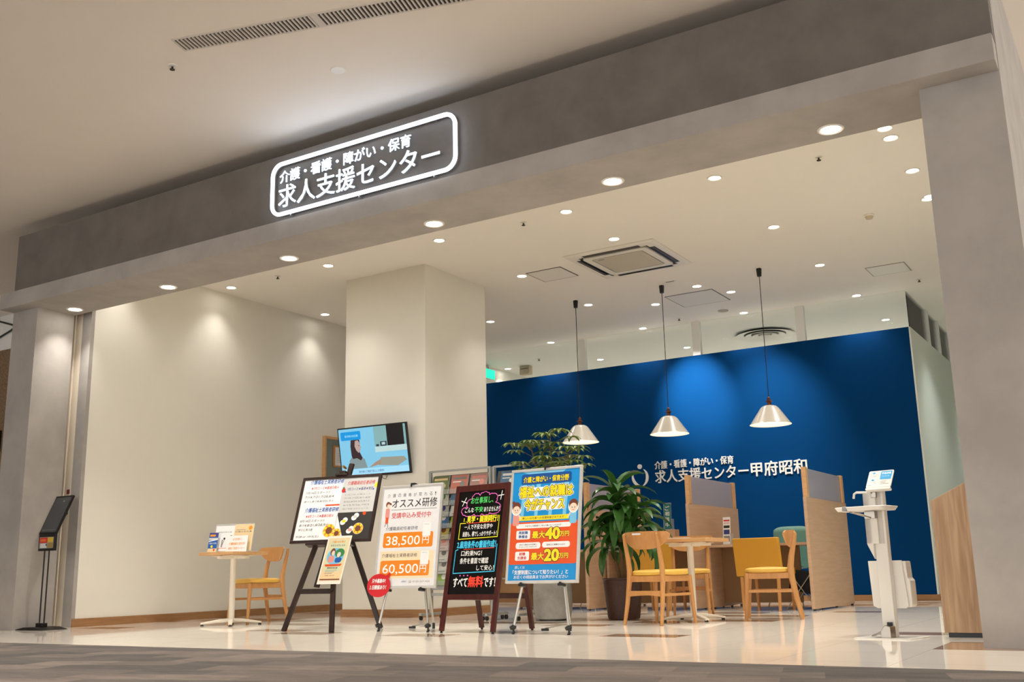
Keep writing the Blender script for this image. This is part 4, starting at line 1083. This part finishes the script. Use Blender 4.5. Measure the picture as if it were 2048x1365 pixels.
# ================================================================== MAGAZINE RACKS
def rack(x, y, W, cols, lab, name='brochure_rack'):
    e = empty(name, (x, y, 0), 0, lab, 'brochure rack', 'silver brochure racks')
    grey = mat('rack_silver', (170, 172, 168), .35, metal=.5)
    for sx in (-1, 1):
        MB().box((sx*W/2-.012, -.02, .06), (sx*W/2+.012, .02, 1.545)).build('upright', grey, e, bevel=.002)
        ft = MB(); ft.box((sx*W/2-.015, -.20, .045), (sx*W/2+.015, .20, .07)); fo = ft.build('foot', grey, e, bevel=.003)
        for yy in (-.18, .18):
            MB().cyl((sx*W/2-.01, yy, .022), (sx*W/2+.01, yy, .022), .022, n=14).build('caster', M_dark, fo)
    for za, zb in ((1.53, 1.55), (.24, .27), (.30, .34)): MB().box((-W/2, -.012, za), (W/2, .012, zb)).build('rail', grey, e)
    for k in range(9):
        z = 1.29-k*.118
        s_ = MB(); s_.boxm(Matrix.Translation((0, .0-.0, z)) @ Matrix.Rotation(R(-15), 4, 'X'), (-W/2+.014, 0, 0), (W/2-.014, .003, .215))
        s_.box((-W/2+.014, -.05, z-.004), (W/2-.014, 0.0, z))
        sh = s_.build('shelf', mat('rack_dark_shelf', (92, 90, 84), .5), e)
        MB().box((-W/2+.014, -.052, z), (W/2-.014, -.050, z+.05)).build('shelf_lip', M_acry, sh)
    return e
rack(-6.278, 9.02, .77, 3, 'silver rack of colourful brochures beside the column')
rack(-5.66, 9.02, .37, 2, 'narrower silver rack half hidden behind the blue poster')
bro0 = empty('brochure', (0, 0, 0))
MB().box((-.105, 0, 0), (.105, .006, .2)).build('pages', M_paper, bro0)
covs = [('olive green', (104, 118, 76), 'cream'), ('coral and grey', (196, 124, 108), 'grey'), ('dusty rose', (176, 142, 132), 'red'), ('pale cream', (206, 204, 184), 'green'), ('blue and white', (96, 128, 160), 'white'),
        ('lime green', (166, 186, 44), 'cream'), ('pale grey', (178, 178, 170), 'navy'), ('white', (222, 222, 214), 'grey'), ('cobalt blue', (66, 110, 160), 'white'), ('leafy green', (150, 186, 84), 'white'),
        ('mustard', (196, 180, 96), 'brown'), ('pale pink', (222, 190, 188), 'red'), ('navy striped', (60, 84, 130), 'white')]
accs = {'cream': P_cr, 'grey': P_gy, 'red': P_pk, 'green': P_gn, 'white': P_wh, 'navy': P_nv, 'brown': P_br}
def brochure(x, y, z, w_, ci, lab, grp):
    nm, rgb, ac = covs[ci % len(covs)]
    o = empty('brochure', (x, y, z), 0, lab, 'brochure', grp)
    o.rotation_euler = (R(-15), 0, 0)
    MB().box((-w_/2, -.007, 0), (w_/2, -.001, .2)).build('pages', M_paper, o)
    q = Print(); q.rect(-w_/2, 0, w_/2, .2, mat('cover_'+nm.replace(' ', '_'), rgb, .45, noise=.12, nscale=25))
    q.L(1).rect(-w_*.4, .15, w_*.4, .175, accs[ac]).rect(-w_*.4, .12, w_*.1, .13, P_wh).ell(w_*.18, .09+(ci % 3)*.01, .03, .03, accs[ac]).rect(-w_*.4, .02, w_*.3, .03, P_gy)
    q.build('cover', o, Matrix.Translation((0, -.007, 0)))
bpy.data.objects.remove(bro0.children[0]); bpy.data.objects.remove(bro0)
TI = ['top', 'second', 'third', 'fourth', 'fifth', 'sixth', 'seventh', 'eighth', 'lowest']; CO = ['left', 'middle', 'right']
seq = [0, 1, 2, 3, 4, 5, 6, 7, 11, 8, 9, 12, 10, 3, 1, 11, 2, 5, 7, 6, 8, 7, 0, 4, 9, 10, 3]
for r_ in range(9):
    for c_ in range(3):
        z = 1.29-r_*.118; ci = seq[r_*3+c_]
        brochure(-6.278+(c_-1)*.245, 8.985, z+.001, .215, ci, f'{covs[ci][0]} brochure, {TI[r_]} tier, {CO[c_]} pocket of the silver rack beside the column', 'brochures in the silver rack')
for r_ in range(2):
    for c_ in range(1):
        z = 1.29-r_*.118
        brochure(-5.66+c_*.2, 8.985, z+.001, .2, 4+r_*2, f'{covs[4+r_*2][0]} brochure in the {TI[r_]} tier of the narrower rack', 'brochures in the narrower rack')

# ================================================================== PLANTS
def strap_leaf(mb, base, az, length, width, lift, droop, mi=0, twist=0):
    n = 9; rings = []
    d = Vector((math.cos(az), math.sin(az), 0)); side = Vector((-math.sin(az), math.cos(az), 0))
    p = Vector(base); el = lift
    vs = []
    for i in range(n+1):
        t = i/n; wd = width*(math.sin(math.pi*min(1, (t*.9+.1)))**.8)*(1 if t < .97 else .1)
        fold = .25*wd
        dirv = d*math.cos(el)+Vector((0, 0, 1))*math.sin(el); nrm = -d*math.sin(el)+Vector((0, 0, 1))*math.cos(el)
        vs += [p-side*wd/2+nrm*fold, p, p+side*wd/2+nrm*fold]
        p = p+dirv*length/n; el -= droop/n
    fs = []
    for i in range(n):
        a = i*3; fs += [(a, a+1, a+4, a+3), (a+1, a+2, a+5, a+4)]
    mb.add(vs, fs, mi, True)
def dracaena():
    e = empty('dracaena_plant', (-4.56, 9.30, 0), 0, 'leafy dark green dracaena in a dark brown wicker pot', 'potted plant')
    rnd = random.Random(3)
    pt = MB()
    # woven rings
    nz = 22; N = 40; vs = []; fs = []
    for j in range(nz+1):
        for k in range(N):
            t = j/nz; r = .150+.036*t+.006*(1 if (j+k) % 2 else -1)*(1 if 0 < j < nz else 0)
            a = 2*math.pi*k/N; vs.append((r*math.cos(a), r*math.sin(a), .004+.376*t))
    for j in range(nz):
        for k in range(N): fs.append((j*N+k, j*N+(k+1) % N, (j+1)*N+(k+1) % N, (j+1)*N+k))
    pt.add(vs, fs, 0, False)
    pt.add([(.150*math.cos(2*math.pi*k/N), .150*math.sin(2*math.pi*k/N), .004) for k in range(N)], [tuple(range(N-1, -1, -1))], 0)
    pt.sweep([(.188*math.cos(2*math.pi*k/30), .188*math.sin(2*math.pi*k/30), .38) for k in range(30)], .010, 8, closed=True)
    pt.build('wicker_pot', M_wick, e)
    MB().lathe([(.18, .365), (.001, .37)], n=30).build('soil', M_soil, e)
    tips = [((0, 0, .37), (-.04, .02, .98)), ((-.03, .02, .37), (-.14, .03, .70)), ((.04, -.01, .37), (.15, 0, .84))]
    st = MB()
    for a, b in tips:
        a, b = Vector(a), Vector(b); st.sweep([a, (a+b)/2+Vector((.01, 0, 0)), b+Vector((0, 0, .15))], [.02, .018, .014], 10)
    st.build('stem', M_stem, e)
    lf = MB()
    for (a, b), cnt, ln in zip(tips, (38, 24, 32), (.55, .46, .52)):
        for k in range(cnt):
            t = k/cnt; z = b[2]-.05+.30*t if a[0] == 0 else b[2]-.06+.24*t
            az = k*2.399+rnd.uniform(-.25, .25)
            L_ = ln*rnd.uniform(.75, 1.08)*(1-.25*t); lift = R(-5+72*t)+rnd.uniform(-.15, .2)
            strap_leaf(lf, (b[0]+.012*math.cos(az), b[1]+.012*math.sin(az), z), az, L_, rnd.uniform(.078, .115), lift, R(115-25*t)+rnd.uniform(-.2, .3))
    lf.build('foliage', M_leaf, e)
dracaena()
def schefflera():
    e = empty('schefflera_plant', (-5.19, 9.02, 0), 0, 'tall umbrella-leaved schefflera in a round grey concrete planter behind the blue poster', 'potted plant')
    rnd = random.Random(11)
    MB().lathe([(.001, .012), (.15, .012), (.17, .02), (.19, .10), (.192, .25), (.18, .40), (.17, .412), (.155, .405), (.16, .36), (.001, .36)], n=48).build('concrete_planter', plaster('grey_concrete', (138, 136, 130), (164, 162, 156), 6), e)
    MB().lathe([(.14, 0), (.14, .014), (.001, .014)], n=30).build('base_ring', M_dark, e)
    MB().lathe([(.158, .375), (.001, .38)], n=30).build('soil', M_soil, e)
    st = MB(); lf = MB(); hubs = []
    trunks = [[(0, 0, .37), (-.05, 0, .9), (-.12, .02, 1.35), (-.2, 0, 1.7)], [(.03, .02, .37), (.02, .02, .9), (.0, 0, 1.4), (.03, 0, 1.82)], [(-.03, -.02, .37), (.06, -.02, .9), (.16, -.03, 1.3), (.24, -.02, 1.6)]]
    for tr in trunks: st.sweep(tr, [.016, .013, .010, .006], 8)
    for tr in trunks:
        for k in range(19):
            t = k/18; z = 1.28+(tr[-1][2]-1.28+.06)*t
            # position on trunk
            a, b = Vector(tr[2]), Vector(tr[3])
            c_ = a+(b-a)*max(0, min(1, (z-a.z)/(b.z-a.z)))
            az = k*2.4+rnd.uniform(0, .8); ln = rnd.uniform(.12, .34)*(1-.35*t)
            h_ = c_+Vector((math.cos(az)*ln, math.sin(az)*ln, rnd.uniform(.0, .10)))
            st.sweep([c_, (c_+h_)/2+Vector((0, 0, .02)), h_], .003, 5)
            n = rnd.randint(7, 9); a0 = rnd.uniform(0, 6)
            for q in range(n):
                strap_leaf(lf, h_, a0+2*math.pi*q/n, rnd.uniform(.095, .15), .036, R(12), R(62))
    st.build('stem', M_stem, e); lf.build('foliage', M_leaf2, e)
schefflera()

# ================================================================== CONSULTATION BOOTHS
def partition(x, lab):
    e = empty('desk_partition', (x, 11.12, 0), 0, lab, 'partition', 'booth partitions')
    L_ = 1.62
    MB().box((-.018, 0, .018), (.018, L_, 1.185)).build('lower_panel', M_ash, e, bevel=.002)
    for yy in (.03, L_-.14):
        MB().box((-.024, yy, 1.1852), (.024, yy+.075, 1.51)).build('post', M_oaktop, e, bevel=.002)
    MB().box((-.004, .105, 1.186), (.004, L_-.14, 1.50)).build('frosted_panel', M_frost, e)
    for yy in (.05, L_-.05): MB().cyl((0, yy, 0), (0, yy, .018), .016, n=12).build('glide_foot', M_dark, e)
partition(-3.25, 'tall ash partition with frosted upper panel, closest to the hand sanitiser stand')
partition(-4.60, 'tall ash partition with frosted upper panel between the two desk bays')
partition(-5.92, 'tall ash partition with frosted upper panel partly behind the wicker-pot plant')
def desk(x0, x1, lab, z=.72):
    e = empty('consultation_desk', ((x0+x1)/2, 11.95, 0), 0, lab, 'desk', 'consultation desks')
    w_ = (x1-x0)/2
    MB().box((-w_, -.42, z-.028), (w_, .38, z)).build('desktop', M_ash, e, bevel=.002)
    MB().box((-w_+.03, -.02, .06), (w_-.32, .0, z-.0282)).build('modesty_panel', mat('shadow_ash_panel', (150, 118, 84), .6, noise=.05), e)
    for sx in (-1, 1):
        lg = MB(); xx = sx*(w_-.03); lg.box((xx-.015, -.38, .02), (xx+.015, .34, z-.0282)); 
        lg.build('side_leg', M_ash, e)
        for yy in (-.3, .26): MB().cyl((xx, yy, 0), (xx, yy, .02), .014, n=12).build('glide_foot', M_dark, e)
desk(-4.575, -3.275, 'ash consultation desk behind the mustard chair, between two partitions')
desk(-5.895, -4.625, 'ash consultation desk behind the wicker-pot plant')
desk(-7.2, -5.945, 'ash consultation desk glimpsed between the blue poster and partition')
def uph_chair():
    e = empty('upholstered_chair', (0, 0, 0))   # faces +Y, back towards the viewer
    bk = MB(); P_ = rrect(-.26, .365, .26, .77, .012)
    bk.prism(P_, lambda u, v, w_: (u, w_-.16*(v-.4), v), -.235, -.185); bk.build('backrest', M_yel2, e, bevel=.01, seg=3)
    MB().prism(rrect(-.25, -.18, .25, .22, .03), lambda u, v, w_: (u, v, w_), .38, .45).build('seat', M_yel2, e, bevel=.012, seg=3)
    for sx in (-1, 1):
        MB().sweep([(sx*.20, -.215, 0), (sx*.205, -.205, .36)], [(.014, .014), (.02, .02)], 12, power=.6).build('leg', M_oak, e)
        MB().sweep([(sx*.20, .20, 0), (sx*.205, .19, .385)], [(.014, .014), (.02, .02)], 12, power=.6).build('leg', M_oak, e)
    MB().box((-.2, -.20, .335), (.2, -.185, .379)).build('seat_rail', M_oak, e)
    return e
u0 = uph_chair()
for i, (x, y, rz, lab) in enumerate(((-3.765, 11.25, R(-3), 'mustard vinyl upholstered chair with oak legs, tucked at the desk behind the profile chair'),
                                     (-5.05, 11.30, 0, 'mustard vinyl upholstered chair seen behind the dracaena leaves'))):
    o = u0 if i == 0 else copy_tree(u0)
    o.location = (x, y, 0); o.rotation_euler = (0, 0, rz); tag(o, lab, 'chair', 'mustard upholstered desk chairs')
def teal_chair():
    e = empty('shell_chair', (0, 0, 0))   # faces -Y
    sh = MB(); nu, nv = 14, 14
    def P_(u, v):
        a = u*2-1
        if v < .5: t = v/.5; y = -.20+.38*t; z = .44-.02*math.sin(math.pi*t)+.03*a*a; x = a*.21
        else: t = (v-.5)/.5; y = .18+.08*t+.02*math.sin(math.pi*t)-.05*a*a; z = .44+.50*t-(.04*abs(a)**5 if t > .9 else 0); x = a*(.245-.03*t)
        return (x, y, z)
    g = [P_(i/nu, j/nv) for i in range(nu+1) for j in range(nv+1)]
    K = nv+1; sh.add(g, [(i*K+j, (i+1)*K+j, (i+1)*K+j+1, i*K+j+1) for i in range(nu) for j in range(nv)], 0, True)
    o = sh.build('shell', M_tealc, e); md = o.modifiers.new('thick', 'SOLIDIFY'); md.thickness = .008
    for sx in (-1, 1):
        for sy_ in (-1, 1):
            MB().cyl((sx*.21, sy_*.2, 0), (sx*.09, sy_*.1, .425), .006, n=10).build('wire_leg', M_alu, e)
    br = MB()
    for a, b in (((-.18, -.17, .1), (.12, -.12, .32)), ((.18, -.17, .1), (-.12, -.12, .32)), ((-.18, .17, .1), (.12, .12, .32)), ((.18, .17, .1), (-.12, .12, .32))): br.cyl(a, b, .004, n=8)
    br.build('cross_wires', M_alu, e)
    return e
t0 = teal_chair()
for i, (x, y, lab) in enumerate(((-3.90, 12.45, 'teal shell chair behind the desk, its back rising above the mustard chair'),
                                 (-6.42, 12.44, 'teal shell chair with wire legs behind the desk beside the blue poster'))):
    o = t0 if i == 0 else copy_tree(t0)
    o.location = (x, y, 0); tag(o, lab, 'chair', 'teal shell chairs behind the desks')
# black bag on wire folding rack near the partition
e = empty('folding_basket', (-3.505, 11.66, 0), R(2), 'black cloth luggage basket on crossed silver wires beside the partition', 'luggage basket')
bg_ = MB(); bg_.prism([(-.13, .22), (.10, .16), (.13, .40), (-.08, .42)], lambda u, v, w_: (u, w_, v), -.12, .12); bg_.build('cloth_bag', mat('black_cloth', (16, 15, 16), .85), e, bevel=.01)
wr = MB()
for yy in (-.13, .13):
    wr.cyl((-.16, yy, 0.005), (.14, yy, .40), .005, n=8); wr.cyl((.16, yy, .005), (-.12, yy, .42), .005, n=8)
wr.cyl((-.16, -.13, .005), (-.16, .13, .005), .005, n=8); wr.cyl((.16, -.13, .005), (.16, .13, .005), .005, n=8)
wr.build('crossed_wires', M_alu, e)
# acrylic upright sign on the desk behind the plant
pr = Print(); pr.rect(-.045, .01, .045, .31, mat('print_teal', (40, 112, 110), .5)).L(1).text('ご', -.03, .23, .05, P_wh, .055, .01).text('相', -.03, .165, .05, P_wh, .055, .01).text('談', -.03, .10, .05, P_wh, .055, .01).text('中', -.03, .035, .05, P_wh, .05, .01)
small_stand((-5.065, 11.62, .72+.2), 0, 'tall narrow teal counter card with white characters behind the dracaena', .10, .32, pr, 'counter_card', 'counter card', tilt=-2)
MBo = MB().box((-.10, -.05, 0), (.10, .08, .2)).build('tray_riser', M_ash, None, (-5.065, 11.64, .72), bevel=.003); tag(MBo, 'small ash box riser on the desk under the teal counter card', 'riser box')
# sloping-topped reception cabinet beside the right pillar
e = empty('reception_counter', (-1.30, 7.29, 0), 0, 'wood grain cabinet with slanting top edge tucked against the right pillar', 'counter')
c_ = MB(); poly = [(0, .03), (.34, .03), (.34, 1.035), (0, .868)]
c_.prism(poly, lambda u, v, w_: (u, w_, v), 0, .42); c_.build('cabinet_body', M_ashv, e, bevel=.003)
MB().box((.02, .02, 0), (.33, .40, .03)).build('plinth', M_dark, e)

# ================================================================== HAND SANITISER STAND
def sanitiser():
    e = empty('sanitiser_stand', (-1.615, 7.16, 0), R(-12), 'white foot pedal hand sanitiser stand with tray and tilted instruction plate', 'sanitiser stand')
    W_ = mat('sanitiser_white', (226, 222, 214), .35, noise=.01)
    MB().prism(rrect(-.18, -.16, .20, .18, .03), lambda u, v, w_: (u, v, w_), .0, .006).build('base_plate', W_, e)
    cm = MB(); cm.box((-.04, .0, .006), (.045, .05, .98)); cm.prism([(-.085, .60), (-.04, .50), (-.04, .93), (-.085, .93)], lambda u, v, w_: (u, w_, v), -.02, .05)
    cm.box((-.085, -.02, .60), (.0, .0, .93)); cm.build('column', W_, e, bevel=.004)
    MB().box((-.012, -.003, .60), (.03, .0, .965)).build('front_channel', mat('channel_shade', (200, 194, 186), .4), e)
    pn = MB(); pn.prism([(-.115, .20), (-.085, .185), (.105, .185), (.125, .20), (.105, .49), (-.125, .49)], lambda u, v, w_: (u, w_, v), .052, .064)
    pn.build('lower_panel', W_, e, bevel=.003)
    bn = MB(); bn.prism([(.02, .19), (.135, .192), (.145, .21), (.145, .36), (.13, .38), (.125, .485), (.02, .485)], lambda u, v, w_: (u, w_, v), .064, .15); bn.build('waste_box', W_, e, bevel=.008)
    tr = MB(); P_ = rrect(-.235, -.15, .125, .10, .05)
    P2 = rrect(-.22, -.135, .11, .085, .04); n = len(P_)
    tr.prism(P2, lambda u, v, w_: (u, v-.02, w_), .815, .820)
    tr.add([(x, y-.02, .838) for x, y in P_]+[(x, y-.02, .817) for x, y in P2]+[(x, y-.02, .842) for x, y in rrect(-.231, -.146, .121, .096, .046)], [(i, (i+1) % n, n+(i+1) % n, n+i) for i in range(n)]+[(2*n+i, i, (i+1) % n, 2*n+(i+1) % n)[::-1] for i in range(n)], 0)
    tr.build('drip_tray', W_, e)
    bk = MB()
    for yy in (-.06, .02): bk.cyl((-.16, yy-.02, .813), (-.03, yy, .77), .004, n=8)
    bk.box((-.07, -.05, .765), (.0, .0, .812)); bk.build('tray_bracket', M_steel, e)
    cp_ = MB(); cp_.box((-.165, -.17, .814), (-.135, .09, .845)); cp_.build('tray_clip', mat('clip_grey', (150, 150, 150), .4), e, bevel=.003)
    ar = MB(); ar.sweep([(-.02, -.03, .935), (-.11, -.05, .94), (-.125, -.055, .93), (-.13, -.058, .90)], [(.010, .008)]*4, 8); ar.build('dispenser_arm', W_, e)
    MB().box((-.025, -.025, .90), (.01, .0, .95)).build('pump_mechanism', M_steel, e, bevel=.004)
    T_ = Matrix.Translation((.045, -.055, .965)) @ Matrix.Rotation(R(-36), 4, 'X') @ Matrix.Scale(.86, 4)
    pl = MB(); pl.prism(rrect(-.10, 0, .10, .165, .012), lambda u, v, w_: tuple(T_ @ Vector((u, w_, v))), 0, .010); pl.prism(rrect(-.10, -.02, .10, 0, .006), lambda u, v, w_: tuple(T_ @ Vector((u, w_, v))), 0, .03)
    pl.build('sign_plate', W_, e, bevel=.002)
    q = Print(); Bc = mat('plate_blue', (40, 160, 214), .4); q.rr(.0, .075, .09, .155, .008, Bc).L(1).text('手指消毒', .008, .125, .02, P_wh, .074, .02).text('アルコール', .012, .10, .012, P_wh, .06)
    q.ell(-.055, .14, .012, .008, Bc).ell(-.055, .072, .012, .008, Bc).ell(-.045, .12, .018, .016, P_lg).ell(-.035, .05, .012, .012, P_lg).rect(.01, .055, .06, .058, P_gy).rect(.01, .043, .05, .046, P_gy).rect(.01, .03, .08, .033, P_gy).rect(-.09, .02, -.06, .023, P_gy)
    q.build('instruction_print', e, T_)
    pd = MB(); pd.prism([(-.02, .005), (.045, .005), (.045, .075), (.01, .085), (-.02, .05)], lambda u, v, w_: (u, w_, v), -.08, .0)
    pd.prism([(-.09, .018), (-.015, .05), (-.015, .042), (-.09, .010)], lambda u, v, w_: (u, w_, v), -.07, -.01); pd.build('foot_pedal', M_steel, e, bevel=.003)
    MB().box((-.0, -.02, .075), (.03, -.002, .10)).build('pedal_stop', M_dark, e)
sanitiser()

# ================================================================== BLACK MENU KIOSK BY THE LEFT PILLAR
def kiosk():
    e = empty('display_stand', (-10.255, 6.99, 0), R(0), 'black metal floor stand with slanted dark screen beside the left pillar', 'display stand')
    e.location = (-9.82, 6.65, 0)
    bs = MB(); bs.prism([(-.27, .0), (.24, .0), (.10, .028), (-.09, .028)], lambda u, v, w_: (u, w_, v), -.14, .14)
    bs.build('base', M_blackmetal, e, bevel=.002)
    MB().box((-.06, -.03, .028), (.05, .03, .065)).build('socket_block', M_blackmetal, e, bevel=.002)
    for x in (-.042, .034): MB().cyl((x, 0, .06), (x, .0, .80), .0075, n=12).build('rod', M_blackmetal, e)
    cs = MB(); cs.box((-.135, -.016, .785), (.135, .012, .96)); cs.build('lower_case', M_blackmetal, e, bevel=.003)
    q = Print(); q.rect(-.118, .81, .118, .925, P_gy).L(1).rect(-.115, .865, .015, .92, P_rd).rect(.02, .87, .112, .92, mat('print_gold', (206, 176, 50), .5)).rect(-.10, .815, .005, .86, P_lg).rect(.02, .815, .112, .865, mat('print_olive', (150, 126, 60), .5))
    q.L(2).text('営業案内', -.10, .88, .025, P_or, .09, .01).ell(.0, .845, .012, .012, P_nv)
    q.build('info_strip', e, Matrix.Translation((0, -.016, 0)))
    T_ = Matrix.Translation((0, -.006, .955)) @ Matrix.Rotation(R(-23.7), 4, 'X')
    MB().boxm(T_, (-.145, -.010, .004), (.145, .012, .435)).build('screen_case', M_blackmetal, e, bevel=.003)
    q = Print(); q.rect(-.130, .02, .130, .415, mat('dark_glass_screen', (62, 64, 66), .15, noise=.05)).L(1).rect(-.115, .04, .11, .045, mat('glass_line', (90, 94, 98), .3)).ell(.03, .37, .012, .012, mat('glass_green', (96, 110, 90), .3))
    q.build('screen_glass', e, T_ @ Matrix.Translation((0, -.010, 0)))
kiosk()
# small notices on the cream shutter guide
for i, (z, m, w_, h, lab) in enumerate(((1.40, mat('notice_maroon', (130, 60, 60), .5), .05, .05, 'small maroon printed sticker, upper one on the shutter guide'), (1.325, P_gy, .05, .05, 'small grey printed sticker, middle one on the shutter guide'),
                                   (1.27, P_rd, .09, .03, 'red printed sticker low on the cream shutter guide'), (1.18, P_dk, .04, .04, 'small dark square sticker below the red one'))):
    o = MB().box((-w_/2, -.002, 0), (w_/2, 0, h)).build('sticker', m, None, (-10.087, 7.0295, z)); tag(o, lab, 'sticker', 'stickers on the shutter guide')
# wires and frame glimpsed in the neighbouring unit
for i, pts in enumerate((((-15.0, 8.585, 4.30), (-14.3, 8.585, 4.27), (-13.9, 8.585, 4.15), (-13.2, 8.585, 4.05)), ((-15.0, 8.585, 3.93), (-14.4, 8.585, 3.95), (-14.19, 8.585, 4.01), (-13.95, 8.585, 4.07), (-13.5, 8.585, 4.22)))):
    o = MB().sweep(pts, .014, 8).build('wall_wire', M_dark); tag(o, ('upper, nearly straight' if i == 0 else 'lower, curling')+' black wire on the white wall past the left pillar', 'wire', 'wires past the left pillar')
o = MB()
for a, b in (((-14.25, 2.3), (-14.21, 2.6)), ((-13.99, 2.3), (-13.95, 2.6)), ((-14.21, 2.57), (-13.99, 2.6)), ((-14.21, 2.3), (-13.99, 2.33))): o.box((a[0], 8.55, a[1]), (b[0], 8.589, b[1]))
e = empty('wall_frame', (0, 0, 0), 0, 'small black frame on the brown mosaic wall past the left pillar', 'frame')
o.build('frame_border', M_dark, e)
MB().box((-14.2, 8.57, 2.335), (-14.0, 8.585, 2.565)).build('frame_panel', mat('frame_panel_tan', (150, 130, 104), .6), e)
